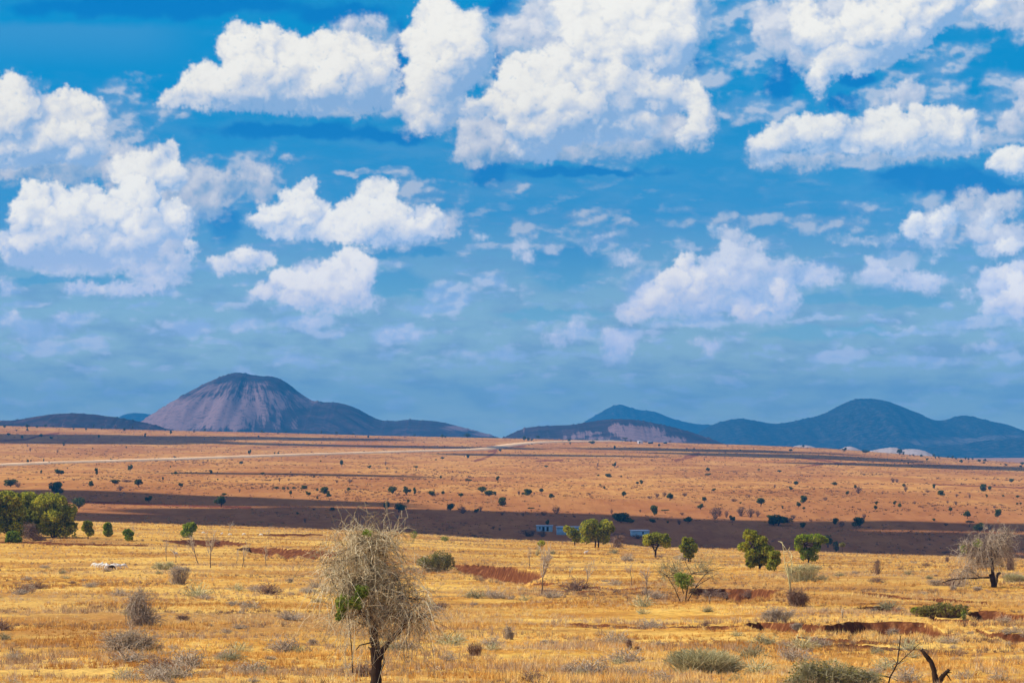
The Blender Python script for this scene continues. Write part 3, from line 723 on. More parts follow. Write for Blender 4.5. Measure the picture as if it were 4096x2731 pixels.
def overhead_cloud(label, quad, alt, thick=60.0, cell=None, seed=0):
    """quad: photo corners of the shade it throws (x0, top, bottom, x1, top, bottom)"""
    rs = np.random.RandomState(seed)
    x0, t0, b0, x1, t1, b1 = quad
    off = SUN_DIR * (alt / SUN_DIR.z)
    vs, fs, n = [], [], 0
    step = cell or 60.0
    u = x0
    while u < x1:
        k = (u - x0) / (x1 - x0)
        tp = t0 + (t1 - t0) * k
        bt = float(ipl(EDGE, u)) if b0 is None else b0 + (b1 - b0) * k
        e = min(1.0, 5 * k, 5 * (1 - k)) ** .6
        mid = (tp + bt) / 2; tp = mid + (tp - mid) * e; bt = mid + (bt - mid) * e
        Pn = ground_point(u, bt); Pf = ground_point(u, tp)
        y0, y1 = Pn.y, Pf.y
        rad = min(max((y1 - y0) * .5, 14.0), step * .9)
        m = max(1, int(round((y1 - y0) / (rad * 1.1))))
        for i in range(m):
            f_ = (i + .5) / m
            r = rad * rs.uniform(.75, 1.15)
            y = y0 + rad * .8 + (y1 - y0 - 1.6 * rad) * (f_ if m > 1 else .5) + rs.uniform(-.15, .15) * rad
            x = y * (u - 2048) / FPX + rs.uniform(-.2, .2) * r
            z = float(gz_at(x, min(y, 20000.)))
            c_ = Vector((x, y, z)) + off
            v, f = ICO2
            vv = v * np.array([r, r, thick * rs.uniform(.6, 1.2)])
            vv[:, 2] = np.where(vv[:, 2] < 0, vv[:, 2] * .3, vv[:, 2])
            vs.append(vv + np.array(c_[:])); fs.append(f + n); n += len(v)
        u += max(rad * .75, 8) / Pn.y * FPX
    m_main = len(vs)
    for q_ in range(len(vs) // 3):
        w_ = vs[rs.randint(m_main)]; c_ = w_.mean(0); hw_ = np.ptp(w_[:, 1]) / 2; v, f = ICO2
        r = rs.uniform(8, 26)
        vs.append(v * np.array([r * 1.6, r, 12.0]) + c_ + np.array([rs.normal() * r * .5, rs.choice([-1, 1]) * rs.uniform(.8, 1.0) * hw_, 0])); fs.append(f + n); n += len(v)
    o = mesh_obj('cloud', np.concatenate(vs), np.concatenate(fs), m_cloud, smooth=True)
    tag(o, label, 'cloud', 'clouds overhead')
    return o


SHADES = [
 ('long white cloud over the dark valley floor, its sun side', (1750, 2060, 2098, 4500, 2108, 2128), 900),
 ('wide white cloud over the dark valley behind the yellow terrace', (-300, 2030, None, 4500, 2128, None), 900),
 ('white cloud over the valley left of the middle', (-300, 1944, 1996, 1100, 2000, 2026), 900),
 ('narrow white cloud over the valley at the middle', (650, 2030, 2066, 2300, 2048, 2094), 900),
 ('white cloud above the left end of the far crest', (-300, 1730, 1772, 760, 1741, 1779), 1300),
 ('thin white cloud above the far plain, right of the crest cloud', (560, 1742, 1756, 1500, 1751, 1762), 1300),
 ('thin white cloud above the far plain near the pale road', (900, 1768, 1778, 2000, 1789, 1799), 1300),
 ('white cloud streak above the plain below the distant white shed', (2380, 1790, 1800, 3100, 1797, 1812), 1300),
 ('white cloud streak above the right of the far plain', (2750, 1806, 1820, 3500, 1826, 1846), 1300),
 ('white cloud streak above the right edge of the far plain', (3250, 1848, 1858, 4500, 1876, 1898), 1300),
 ('small white cloud streak above the plain left of the middle', (900, 1889, 1896, 1400, 1898, 1906), 1200),
 ('small white cloud streak above the plain at the middle', (1880, 1814, 1822, 2350, 1818, 1826), 1200),
]
for i_, (lab, q, alt) in enumerate(SHADES):
    overhead_cloud(lab, q, alt, seed=40 + i_)

# ------------------------------------------------------------------ the pale road across the far plain
def ribbon(name, pts, half, mat, bank):
    us = np.arange(pts[0][0], pts[-1][0], 12.0)
    P = [ground_point(u, float(ipl(pts, u))) for u in us]
    xy = np.array([(p.x, p.y) for p in P])
    k = np.hanning(11); k /= k.sum()
    ys = np.convolve(np.pad(xy[:, 1], 5, mode='edge'), k, 'valid')
    xs = ys * (us - 2048) / FPX
    tx = np.gradient(xs); ty = np.gradient(ys); L = np.hypot(tx, ty)
    nx_, ny_ = -ty / L, tx / L
    vs = []
    for o_, dz in ((-half - 1.5, -.3), (-half, bank * .9), (0, bank), (half, bank), (half + 1.5, -.3)):
        X = xs + nx_ * o_; Y = ys + ny_ * o_
        vs.append(np.stack([X, Y, gz_at(X, Y) + dz], -1))
    n = len(us); V_ = np.concatenate(vs)
    f = []
    for r in range(4):
        a = np.arange(n - 1) + r * n
        f.append(np.stack([a, a + 1, a + 1 + n, a + n], -1))
    o = mesh_obj(name, V_, np.concatenate(f), mat, smooth=True)
    return tag(o, kind='structure')


m_road, t, b = material('road_dirt', 1.0, 0.0)
rp = t.n.new('ShaderNodeNewGeometry').outputs['Position']
t.put(b.inputs['Base Color'], t.ramp(t.noise(rp, 0.05, 4.0, 0.6), [(0.3, srgb(238, 190, 136)), (0.6, srgb(253, 214, 166)), (0.8, srgb(255, 222, 180))]))
ROAD = [(-320, 1872), (0, 1862), (200, 1853), (450, 1846), (700, 1838), (1080, 1824), (1300, 1817), (1500, 1811), (1700, 1805), (1860, 1801), (1940, 1798), (1985, 1790), (2040, 1781), (2090, 1775), (2160, 1770), (2250, 1767.5), (2330, 1766), (2480, 1765)]
ribbon('road', ROAD, 7.0, m_road, 1.15)


# ------------------------------------------------------------------ plants
class Tubes:
    """collects tapering tubes; turns them into one mesh"""
    def __init__(s): s.v = []; s.f = []; s.n = 0; s.tone = []

    def add(s, pts, radii, sides=4, tone=0.0):
        pts = np.asarray(pts, float); n = len(pts)
        d = np.gradient(pts, axis=0); d /= np.maximum(np.linalg.norm(d, axis=1, keepdims=True), 1e-9)
        ref = np.array([0, 0, 1.]) if abs(d[0][2]) < .9 else np.array([1., 0, 0])
        a = np.cross(d, ref); a /= np.maximum(np.linalg.norm(a, axis=1, keepdims=True), 1e-9)
        b_ = np.cross(d, a)
        th = np.arange(sides) * 2 * np.pi / sides
        r = np.asarray(radii, float)[:, None, None]
        ring = pts[:, None, :] + r * (np.cos(th)[None, :, None] * a[:, None, :] + np.sin(th)[None, :, None] * b_[:, None, :])
        s.v.append(ring.reshape(-1, 3))
        i = np.arange(n - 1)[:, None] * sides; j = np.arange(sides)[None]
        q = np.stack([i + j, i + (j + 1) % sides, i + sides + (j + 1) % sides, i + sides + j], -1).reshape(-1, 4)
        s.f.append(q + s.n); s.n += n * sides
        s.tone.append(np.full(n * sides, tone))

    def build(s, name, mat, parent=None):
        return mesh_obj(name, np.concatenate(s.v), np.concatenate(s.f), mat, parent, smooth=True, attrs={'tone': np.concatenate(s.tone)})


def leaves(P, size, rs, flat=.0):
    """leaf sprays: a bent pair of triangles at each point"""
    n = len(P)
    a = rs.normal(size=(n, 3)); a /= np.linalg.norm(a, axis=1, keepdims=True)
    b_ = rs.normal(size=(n, 3)); b_[:, 2] *= (1 - flat); b_ -= a * (a * b_).sum(1, keepdims=True); b_ /= np.linalg.norm(b_, axis=1, keepdims=True)
    c_ = np.cross(a, b_)
    L = size * rs.uniform(.6, 1.4, (n, 1))
    v = np.stack([P - a * L * .6, P + b_ * L * .38 + c_ * L * .12, P + a * L * .7, P - b_ * L * .38 + c_ * L * .12], 1)
    i = np.arange(n)[:, None] * 4
    f = np.concatenate([i + np.array([[0, 1, 2]]), i + np.array([[0, 2, 3]])])
    return v.reshape(-1, 3), f


def lobe_points(lobes, n, rs, gap=.5, shell=.5):
    """points scattered through overlapping lobes (x, y, z, rx, ry, rz); more towards the outside, with gaps"""
    vol = np.array([l[3] * l[4] + l[3] * l[5] + l[4] * l[5] for l in lobes]); vol /= vol.sum()
    out = []
    while sum(map(len, out)) < n:
        k = rs.choice(len(lobes), size=n, p=vol)
        L = np.array(lobes)[k]
        d = rs.normal(size=(n, 3)); d /= np.linalg.norm(d, axis=1, keepdims=True)
        r = rs.uniform(shell ** 3, 1, (n, 1)) ** (1 / 3)
        p = L[:, :3] + d * r * L[:, 3:]
        s_ = np.mean(L[:, 3:]) * .55
        w = perlin2(p[:, 0] / s_ + 7, p[:, 2] / s_ + p[:, 1] / s_ * .7, 77) + .6 * perlin2(p[:, 0] / s_ * 2.3, p[:, 2] / s_ * 2.3 - p[:, 1] / s_, 78)
        p = p[w > -.45 + gap * .5 - .1 * rs.rand(n)]
        out.append(p)
    return np.concatenate(out)[:n]


def foliage_mat(name, dark_, mid, light, sc_=1.2):
    m, t, b = material(name, 0.85, 0.15)
    p = t.n.new('ShaderNodeTexCoord').outputs['Object']
    o = t.n.new('ShaderNodeNewGeometry')
    rnd = o.outputs['Random Per Island']
    f = t.m('ADD', t.m('MULTIPLY', t.noise(p, sc_, 3.0, 0.6), 0.75), t.m('MULTIPLY', rnd, 0.28))
    c_ = t.ramp(f, [(0.32, dark_), (0.50, mid), (0.68, light)])
    t.put(b.inputs['Base Color'], c_)
    tr = t.n.new('ShaderNodeBsdfTranslucent'); t.put(tr.inputs[0], c_)
    mx = t.n.new('ShaderNodeMixShader'); mx.inputs[0].default_value = 0.4
    out = t.n['Material Output']
    t.l.new(b.outputs[0], mx.inputs[1]); t.l.new(tr.outputs[0], mx.inputs[2]); t.l.new(mx.outputs[0], out.inputs[0])
    return m


def twig_mat(name, a, b_, c_):
    m, t, b = material(name, 0.95, 0.1)
    at_ = t.n.new('ShaderNodeAttribute'); at_.attribute_name = 'tone'
    p = t.n.new('ShaderNodeTexCoord').outputs['Object']
    f = t.m('ADD', at_.outputs['Fac'], t.m('MULTIPLY_ADD', t.noise(p, 6.0, 3.0, 0.6), 0.5, -0.25))
    t.put(b.inputs['Base Color'], t.ramp(f, [(0.1, a), (0.5, b_), (0.9, c_)]))
    return m


M_GREEN = foliage_mat('leaf_green', (0.10, 0.11, 0.014), (0.34, 0.35, 0.035), (0.76, 0.70, 0.07), 0.6)
M_GREEN2 = foliage_mat('leaf_fresh_green', (0.08, 0.12, 0.014), (0.26, 0.34, 0.03), (0.62, 0.66, 0.05), 0.8)
M_FAR = foliage_mat('leaf_olive', (0.04, 0.055, 0.016), (0.10, 0.13, 0.026), (0.24, 0.28, 0.045), 3.0)
M_OLIVE = foliage_mat('leaf_dusty_olive', (0.10, 0.095, 0.025), (0.26, 0.24, 0.06), (0.46, 0.41, 0.12), 1.0)
M_SPRIG = foliage_mat('leaf_bright_sprig', (0.09, 0.13, 0.02), (0.22, 0.29, 0.04), (0.42, 0.46, 0.08), 2.0)
M_BARK = twig_mat('bark_dark', (0.035, 0.02, 0.013), (0.075, 0.045, 0.028), (0.17, 0.11, 0.07))
M_BARK2 = twig_mat('bark_grey_brown', (0.10, 0.065, 0.04), (0.20, 0.14, 0.09), (0.34, 0.25, 0.17))
M_TWIG = twig_mat('twigs_straw_grey', (0.24, 0.17, 0.09), (0.58, 0.46, 0.27), (0.92, 0.78, 0.50))
M_TWIG_G = twig_mat('twigs_grey_brown', (0.18, 0.135, 0.10), (0.44, 0.34, 0.24), (0.72, 0.58, 0.41))
M_TWIG_R = twig_mat('twigs_red_brown', (0.12, 0.06, 0.04), (0.26, 0.15, 0.10), (0.40, 0.27, 0.19))
M_TWIG_P = twig_mat('twigs_pale_yellow', (0.24, 0.21, 0.10), (0.55, 0.49, 0.24), (0.86, 0.78, 0.45))
M_TWIG_O = twig_mat('twigs_olive_grey', (0.14, 0.12, 0.06), (0.34, 0.30, 0.15), (0.58, 0.52, 0.30))


def curve(p0, p1, rs, bend=.12, n=6, sag=0.0):
    p0 = np.array(p0, float); p1 = np.array(p1, float)
    L = np.linalg.norm(p1 - p0); t_ = np.linspace(0, 1, n)[:, None]
    o_ = rs.normal(size=3) * L * bend
    return p0 + (p1 - p0) * t_ + o_ * np.sin(np.pi * t_) + rs.normal(size=(n, 3)) * L * .015 * np.sin(np.pi * t_) + np.array([0, 0, -sag * L]) * t_ ** 2


def limb_tree(tb, base, tips, r0, rs, fork=.35, sides=5):
    """a trunk that splits towards each tip"""
    c_ = np.mean(tips, axis=0)
    k = np.array(base) + (c_ - np.array(base)) * fork
    tr = curve(base, k, rs, .05, 5); tb.add(tr, np.linspace(r0, r0 * .75, 5), sides, .2)
    for tp in tips:
        s0 = tr[rs.randint(2, 5)]
        q = curve(s0, tp, rs, .10, 6); tb.add(q, np.linspace(r0 * .5, r0 * .12, 6), sides - 1, .4)


# ---- prototypes for the trees and bushes of the far plain: one metre wide and high, scaled to each
def far_green(seed, wide=1.0, flat=False, dense=False):
    rs = np.random.RandomState(seed)
    root = empty('savanna_tree', (0, 0, 0))
    lobes = []
    if flat:
        for i in range(5): lobes.append((rs.uniform(-.32, .32), rs.uniform(-.25, .25), rs.uniform(.72, .86), .2, .18, .10))
    else:
        lo = .30 if not dense else .2
        for i in range(8 if not dense else 12):
            a = rs.uniform(0, 6.28); q = rs.uniform(.05, .30)
            s_ = rs.uniform(.13, .24) * (1.25 if dense else 1)
            lobes.append((math.cos(a) * q, math.sin(a) * q, rs.uniform(lo + .08, .84 - q * .5), s_, s_, s_ * .85))
    P = lobe_points(lobes, 1300 if not dense else 1900, rs, .55, .35)
    v, f = leaves(P, .075, rs)
    cr = mesh_obj('crown', v, f, M_FAR, root)
    tb = Tubes()
    limb_tree(tb, (0, 0, -.05), [l[:3] for l in lobes[:5]], .035, rs, .45)
    tb.build('trunk', M_BARK, root)
    return root


def far_bare(seed):
    rs = np.random.RandomState(seed)
    root = empty('dry_bush', (0, 0, 0))
    tb = Tubes()
    for i in range(10):
        a = rs.uniform(0, 6.28); q = rs.uniform(.15, .45)
        tip = np.array([math.cos(a) * q, math.sin(a) * q, rs.uniform(.5, .98)])
        c_ = curve((0, 0, -.03), tip, rs, .12, 6); tb.add(c_, np.linspace(.03, .01, 6), 4, .3)
        for j in range(10):
            s0 = c_[rs.randint(2, 6)]; d = rs.normal(size=3) * .16 + (tip * .12)
            tb.add(curve(s0, s0 + d, rs, .15, 4), np.linspace(.014, .006, 4), 3, rs.uniform(.2, .9))
    o = tb.build('branches', M_TWIG_R, root)
    v, f = leaves(lobe_points([(0, 0, .62, .38, .38, .32)], 420, rs, .7, .3), .045, rs)
    mesh_obj('dry_leaves', v, f, M_DRYLEAF, root)
    return root


M_DRYLEAF = foliage_mat('leaf_dry_brown', (0.07, 0.045, 0.035), (0.16, 0.10, 0.07), (0.27, 0.19, 0.12), 3.0)
FARK = {'g': [far_green(100 + i) for i in range(6)], 'd': [far_green(120 + i, dense=True) for i in range(4)],
        'f': [far_green(140, flat=True), far_green(141, flat=True)], 'b': [far_bare(150 + i) for i in range(5)]}
PROTO_USED = set()


def copy_thing(root):
    if root.name not in PROTO_USED:
        PROTO_USED.add(root.name); return root
    r = root.copy(); COL.objects.link(r)
    for ch in root.children:
        c_ = ch.copy(); COL.objects.link(c_); c_.parent = r
        for g_ in ch.children:
            d = g_.copy(); COL.objects.link(d); d.parent = c_
    return r


# (crop x, crop y of the foot, width, height, kind) in four enlarged views of the photo
FAR1 = "40,665,40,25 238,670,40,40 232,695,25,25 315,668,25,25 390,662,28,30 458,662,18,16 75,733,30,30 138,692,28,15b 188,760,30,30 352,748,38,32 437,767,25,32 628,685,28,18 736,688,20,26 845,755,22,38 868,680,20,25 800,672,18,30 987,672,22,28b 1060,693,28,26 1130,685,18,35 1244,745,22,33 542,822,26,30 235,826,16,12b 260,868,18,35b 491,876,14,25b 793,848,13,15 1080,840,18,18 1463,722,22,38 1660,705,18,20b 1750,692,28,18 2210,745,22,18 2250,712,18,18 1745,768,14,16b 1910,770,12,16b 2005,776,22,14 2135,898,28,50 238,970,26,34 265,960,14,24 376,965,16,36 420,972,12,22 155,985,10,12 951,950,18,28 1495,930,24,26 504,1075,80,60 352,1060,20,38 575,1015,14,12b 820,1075,40,65 1113,1038,46,62 1458,1010,12,25 1738,965,20,15b 2060,980,38,30 240,1110,20,16 1503,1068,38,30 1470,1065,18,18 1800,1060,40,36 1865,1055,44,46f 1763,1040,14,16 2248,1065,36,20 95,1168,100,62d 150,1172,60,40b 485,1230,118,100d 675,1355,100,95d 778,1180,46,62 980,1145,70,38d 1030,1200,62,36b 1188,1172,84,66 1390,1115,28,30 1475,1215,95,90f 1545,1175,44,44 1273,1305,58,62 1892,1340,100,90 1917,1243,44,22d 1625,1143,24,14b 1735,1165,18,12b 1862,1115,18,18 2050,1215,20,28b 2290,1190,14,12 2310,1120,20,16b 545,1135,24,14b 630,1112,30,12b 840,1110,20,16b 1515,1115,14,10b 1090,1128,100,18b"
FAR2 = "100,685,18,22 240,720,16,20 310,695,26,18 413,720,14,14 563,707,18,14 610,715,22,30 648,712,14,16 740,712,22,26 880,720,34,14 900,745,10,14 1012,758,18,28 1408,735,22,20 1645,755,30,40 1670,755,20,30 1862,750,60,36 2080,745,20,14 1938,800,14,14 613,800,10,16b 685,800,10,12b 210,892,16,22 241,896,24,24 785,998,38,58 603,958,20,16 1020,1012,36,30 1160,985,12,35b 1172,1018,20,16 700,1012,14,10b 1420,1032,46,40f 1250,1048,16,14b 1648,935,32,28 1590,945,18,18 1858,928,42,34 2140,868,26,26 347,1048,22,10 107,1065,40,22 545,1095,18,22 600,1080,14,10b 252,1125,20,34b 332,1115,18,18b 740,1135,24,26b 852,1130,50,24b 1315,1128,34,18f 1632,1105,22,30 1645,1142,14,12b 1532,1130,18,14b 1870,1145,54,42f 2120,1120,40,42 225,1190,55,28 285,1195,36,24 322,1195,30,24 375,1190,40,22 463,1190,50,34d 575,1208,30,30 345,1245,34,42 497,1250,40,46 640,1232,64,62d 670,1265,44,42 573,1278,20,32 842,1208,38,42 915,1172,26,14b 968,1198,22,14b 1142,1182,20,12 1217,1230,64,66d 1343,1240,66,78 1410,1242,40,66 1553,1248,50,44d 1650,1238,38,42 1802,1260,42,46 1575,1205,14,18b 1985,1218,64,52d 2045,1250,70,52d 2093,1248,32,40 2160,1335,78,76d 2300,1240,20,30b 1175,1370,58,72d 1273,1385,106,70d 1355,1312,28,36 705,1372,42,28d 545,1368,30,16b 404,1408,24,24d 1717,1370,66,58d 1815,1395,90,55b 1935,1392,50,40 1968,1378,34,40b 1268,1450,36,36b 2155,1410,34,26b 470,1475,26,36b 2080,1530,30,25b 2135,1540,20,20b"
FAR3 = "208,778,34,42 245,780,26,34 272,780,22,26 323,760,32,34 590,785,34,26 602,812,22,26 787,802,56,26d 982,850,24,32 1068,782,44,34f 1120,785,16,20b 1245,790,30,14b 1362,828,24,26 1455,780,30,20b 1597,850,18,16 1660,850,14,18b 2053,862,14,18 1948,822,10,12 272,808,10,10 976,1002,36,44 835,992,14,22b 397,1005,34,24 840,1080,30,20 927,1088,46,32d 1036,1090,24,18 1775,1038,40,36 1780,1075,54,24 1747,945,10,22 2210,1032,26,20 2240,1040,10,18b 1172,1150,36,26 1210,1150,46,40 860,1160,36,16 892,1188,26,28 235,1242,76,54d 195,1242,22,32 265,1225,24,32 352,1220,50,46 437,1275,50,48 293,1230,18,14b 160,1235,20,26b 767,1240,22,16b 683,1232,20,12b 1057,1258,42,62 1345,1260,40,36b 1280,1270,46,24b 1408,1252,42,38b 1450,1285,62,66 1580,1248,48,26b 1828,1205,36,26 2130,1258,30,22b 2000,1215,18,16b 1750,1300,50,44 1712,1365,50,56 2232,1335,84,70 2002,1295,54,22b 2057,1318,18,24 265,1380,56,36f 374,1412,50,36b 483,1398,60,60b 195,1420,30,28b 955,1398,26,36b 1320,1412,66,84d 1410,1394,66,30f 1040,1475,134,82d 1130,1475,40,24d 1300,1475,50,32d 1608,1478,72,52d 1530,1490,40,36b 1555,1410,40,22b 1840,1440,110,90b 1880,1425,30,60b 1935,1430,34,55b 2065,1420,90,75b 2145,1430,70,70b 2205,1425,44,46b 1985,1475,46,66 2340,1495,110,70d 410,1500,36,48d 1198,1385,22,22b 340,1340,14,16b 1435,1480,20,20d 230,1590,180,52b 360,1594,90,44b 1000,1602,110,36b 1180,1612,120,30b"
FAR4 = "355,868,36,22 465,832,28,20 815,865,44,34 995,880,50,26d 690,895,12,14 1285,895,56,46 1325,898,26,28 1404,905,16,18 1374,903,14,12 1473,915,36,22 1525,945,24,24 1351,930,14,16 1360,978,16,22 1580,915,28,26 1592,928,20,20 1620,925,20,20 1700,925,20,22 1743,930,26,26 1768,938,20,20 1812,965,30,32 1855,938,22,22 1878,943,22,20 1912,940,22,18 1970,960,30,32 2015,955,30,28 2010,972,30,16 2197,992,22,24 2150,978,14,10 2335,985,34,34 2325,1005,26,24 1247,975,10,14b 262,1045,40,24 985,1070,30,14b 400,1158,54,46 360,1200,34,36 220,1178,20,26b 732,1158,42,32d 908,1190,34,42 938,1225,56,56b 842,1242,30,42 1228,1132,40,38b 1265,1130,34,26b 1325,1175,32,42 1342,1210,34,50b 1587,1188,42,42 1642,1245,54,46d 1523,1215,50,18b 1498,1245,20,22b 1778,1255,30,24b 1800,1222,28,12b 1887,1262,18,28b 2005,1210,66,64d 2060,1203,38,50 2245,1130,42,32d 1815,1145,10,12 2033,1262,28,30 2173,1256,24,20 2295,1265,34,30 875,1235,14,14b 1140,1230,14,16b 465,1305,62,60d 423,1348,46,54 468,1368,30,28 283,1358,26,28 653,1285,40,26b 1090,1325,38,34 1080,1365,36,40 1248,1325,40,36 1290,1350,42,44 1417,1315,24,24b 1310,1370,18,12b 1722,1385,38,40 1697,1308,20,20b 1768,1315,28,20b 2293,1325,30,24 2325,1325,28,24 2097,1350,26,20b 2132,1430,52,70d 1867,1440,66,64 1582,1460,30,22d 1685,1500,44,20b 1885,1508,80,50f 1975,1560,86,80d 2060,1535,50,40b 255,1500,180,85d 180,1440,60,30d 378,1445,46,36b 464,1522,44,48d 737,1492,54,56d 792,1512,46,44b 935,1510,90,80d 985,1440,38,40b"
FARS = []
for x0_, txt in ((0, FAR1), (1000, FAR2), (2000, FAR3), (2996, FAR4)):
    for w_ in txt.split():
        kd = w_[-1] if w_[-1].isalpha() else 'g'
        a = [float(q) for q in w_.rstrip('bdfg').split(',')]
        FARS.append((x0_ + a[0] * .46769, 1400 + a[1] * .46769, a[2] * .46769, a[3] * .46769, kd))


ONES = 'zero first second third fourth fifth sixth seventh eighth ninth tenth eleventh twelfth thirteenth fourteenth fifteenth sixteenth seventeenth eighteenth nineteenth'.split()
TENS = {2: 'twenty', 3: 'thirty', 4: 'forty', 5: 'fifty', 6: 'sixty', 7: 'seventy'}
TENTH = {2: 'twentieth', 3: 'thirtieth', 4: 'fortieth', 5: 'fiftieth', 6: 'sixtieth', 7: 'seventieth'}


def ordinal(n):
    if n < 20: return ONES[n]
    return TENTH[n // 10] if n % 10 == 0 else TENS[n // 10] + '-' + ONES[n % 10]


def far_band(x, y):
    S = float(ipl(SKYL, x)); Rd = float(ipl(ROAD, x)) if x < 2480 else 0
    E = float(ipl(EDGE, x))
    if y < S + 9: return 'along the far crest'
    if x < 2480 and y < Rd: return 'between the crest and the pale road'
    if x >= 2480 and y < S + 48: return 'just below the right part of the crest'
    top = 2075 if x > 1900 else (1940 if x < 450 else 1985 if x < 900 else 2040)
    if y > top - (20 if x > 1900 else 0): return 'in the dark shaded valley'
    if y < S + 130: return 'on the upper orange plain'
    if y < S + 200: return 'on the middle orange plain'
    return 'on the lower orange plain'


KINDN = {'g': ('green tree', 'tree', 'savanna_tree', 'green trees scattered over the far plain'),
         'd': ('dense dark tree', 'tree', 'savanna_tree', 'dense dark trees of the far plain'),
         'f': ('flat-topped acacia', 'tree', 'flat_topped_acacia', 'flat-topped acacias on the far plain'),
         'b': ('brown dry bush', 'bush', 'dry_bush', 'dry bushes scattered over the far plain')}
cnt = {}
FARS.sort(key=lambda q: q[0])
for i_, (x, y, w_, h_, kd) in enumerate(FARS):
    p = ground_point(x, y)
    k = p.y / FPX
    pr = FARK[kd][rng.randint(len(FARK[kd]))]
    o = copy_thing(pr)
    o.name = KINDN[kd][2]
    o.location = p + Vector((0, 0, -.05 * h_ * k))
    o.rotation_euler = (0, 0, rng.uniform(0, 6.28))
    o.scale = (w_ * k * 1.28, w_ * k * 1.28, h_ * k * 1.2)
    band = far_band(x, y); key = (kd, band)
    cnt[key] = cnt.get(key, 0) + 1
    tag(o, '%s %s from the left %s' % (ordinal(cnt[key]), KINDN[kd][0], band), KINDN[kd][1], KINDN[kd][3])
for L in FARK.values():
    for r in L:
        if not r.get('label'):
            for ch in list(r.children): bpy.data.objects.remove(ch)
            bpy.data.objects.remove(r)

# ------------------------------------------------------------------ near plants, each from its own description
def local(px, py, base, k, dy=0.0):
    """photo pixel -> metres from the plant's foot"""
    return np.array([(px - base[0]) * k, dy, (base[1] - py) * k])


def start(name, px, py, label, cat, group=None, sink=0.05):
    p = ground_point(px, py)
    root = empty(name, p - Vector((0, 0, sink)))
    tag(root, label, cat, group)
    return root, p.y / FPX


def twig_burst(tb, starts, centre, rs, n, L, droop, r0, sub=4, up=.3, tone=(.0, 1.0), out=1.0, chaos=.62):
    droop0 = droop
    for i in range(n):
        droop = droop0 * rs.uniform(-.1, 1.9)
        s0 = starts[rs.randint(len(starts))]
        d = (s0 - centre) * np.array([1, 1, .7]); d = d / (np.linalg.norm(d) + 1e-6) * out + rs.normal(size=3) * chaos + np.array([0, 0, up])
        d /= np.linalg.norm(d)
        l_ = L * rs.uniform(.5, 1.25); m = 6
        t_ = np.linspace(0, 1, m)[:, None]
        pts = s0 + d * l_ * t_ + np.array([0, 0, -droop * l_]) * t_ ** 2 + np.cumsum(rs.normal(size=(m, 3)), 0) * l_ * .035 * t_
        tn = rs.uniform(*tone)
        tb.add(pts, np.linspace(r0, r0 * .45, m), 3, tn)
        for j in range(sub):
            q = pts[rs.randint(1, m)]
            d2 = d * .5 + rs.normal(size=3) * .7; d2 /= np.linalg.norm(d2)
            l2 = l_ * rs.uniform(.2, .5); t2 = np.linspace(0, 1, 4)[:, None]
            tb.add(q + d2 * l2 * t2 + np.array([0, 0, -droop * .7 * l2]) * t2 ** 2, np.linspace(r0 * .7, r0 * .4, 4), 3, min(1, tn + .1))


def spread(pts, n, j, rs):
    """n points along polylines with jitter"""
    out = []
    for i in range(n):
        q = pts[rs.randint(len(pts))]; a = rs.rand() * (len(q) - 1); k = int(a)
        out.append(q[k] * (1 - a + k) + q[min(k + 1, len(q) - 1)] * (a - k) + rs.normal(size=3) * j)
    return out


# the bare thorn tree in the foreground
def dead_tree(px, py, label, limbs, lobes, n, L, droop, r0, seed, name='bare_tree', cat='tree', bark=M_BARK, twig=M_TWIG, sprigs=(), sub=4, up=.3, kdepth=.9):
    rs = np.random.RandomState(seed)
    root, k = start(name, px, py, label, cat)
    B = (px, py)
    tb = Tubes()
    for pts, ra, rb in limbs:
        P = np.array([local(a, b_, B, k, dy) for a, b_, dy in pts])
        m = len(P); t0 = np.linspace(0, m - 1, m * 4)
        Q = np.stack([np.interp(t0, np.arange(m), P[:, i]) for i in range(3)], 1)
        Q[1:-1] += rs.normal(size=Q[1:-1].shape) * ra * k * .10
        tb.add(Q, np.linspace(ra, rb, len(Q)) * k * rs.uniform(.88, 1.12, len(Q)), 7, .25)
    tw = Tubes(); inner = Tubes()
    for cx, cy, rx, ry in lobes:
        c_ = local(cx, cy, B, k, rs.uniform(-.2, .2) * rx * k)
        R_ = np.array([rx * k, rx * k * kdepth, ry * k])
        st = []
        nb = max(5, int(12 * rx / 120))
        lp = limbs[0][0]
        bs = [local(a, b_, B, k, dy) for pts, _, _ in limbs for a, b_, dy in pts[1:]]
        bs.sort(key=lambda q: np.linalg.norm(q - c_))
        for i in range(nb):
            d = rs.normal(size=3); d /= np.linalg.norm(d); d[2] = abs(d[2]) * .9 - .25
            tip = c_ + d * R_ * rs.uniform(.45, .85)
            q = curve(bs[rs.randint(min(2, len(bs)))], tip, rs, .12, 7)
            inner.add(q, np.linspace(r0 * 2.6, r0 * 1.0, 7), 4, .35)
            st.append(q[2:])
        ns = int(n * (rx * ry) / sum(l[2] * l[3] for l in lobes))
        twig_burst(tw, spread(st, 200, rx * k * .22, rs), c_ - np.array([0, 0, ry * k * .2]), rs, ns, L, droop, r0, sub, up)
    tb.build('trunk', bark, root)
    inner.build('branches', M_BARK2, root)
    tw.build('twigs', twig, root)
    for cx, cy, rx, ry, m in sprigs:
        c_ = local(cx, cy, B, k, -1.0 * max(l[2] for l in lobes) * k)
        v, f = leaves(lobe_points([(c_[0], c_[1], c_[2], rx * k, rx * k, ry * k)], m, rs, .6, .1), .085, rs)
        mesh_obj('leaf_sprig', v, f, M_SPRIG, root)
    return root


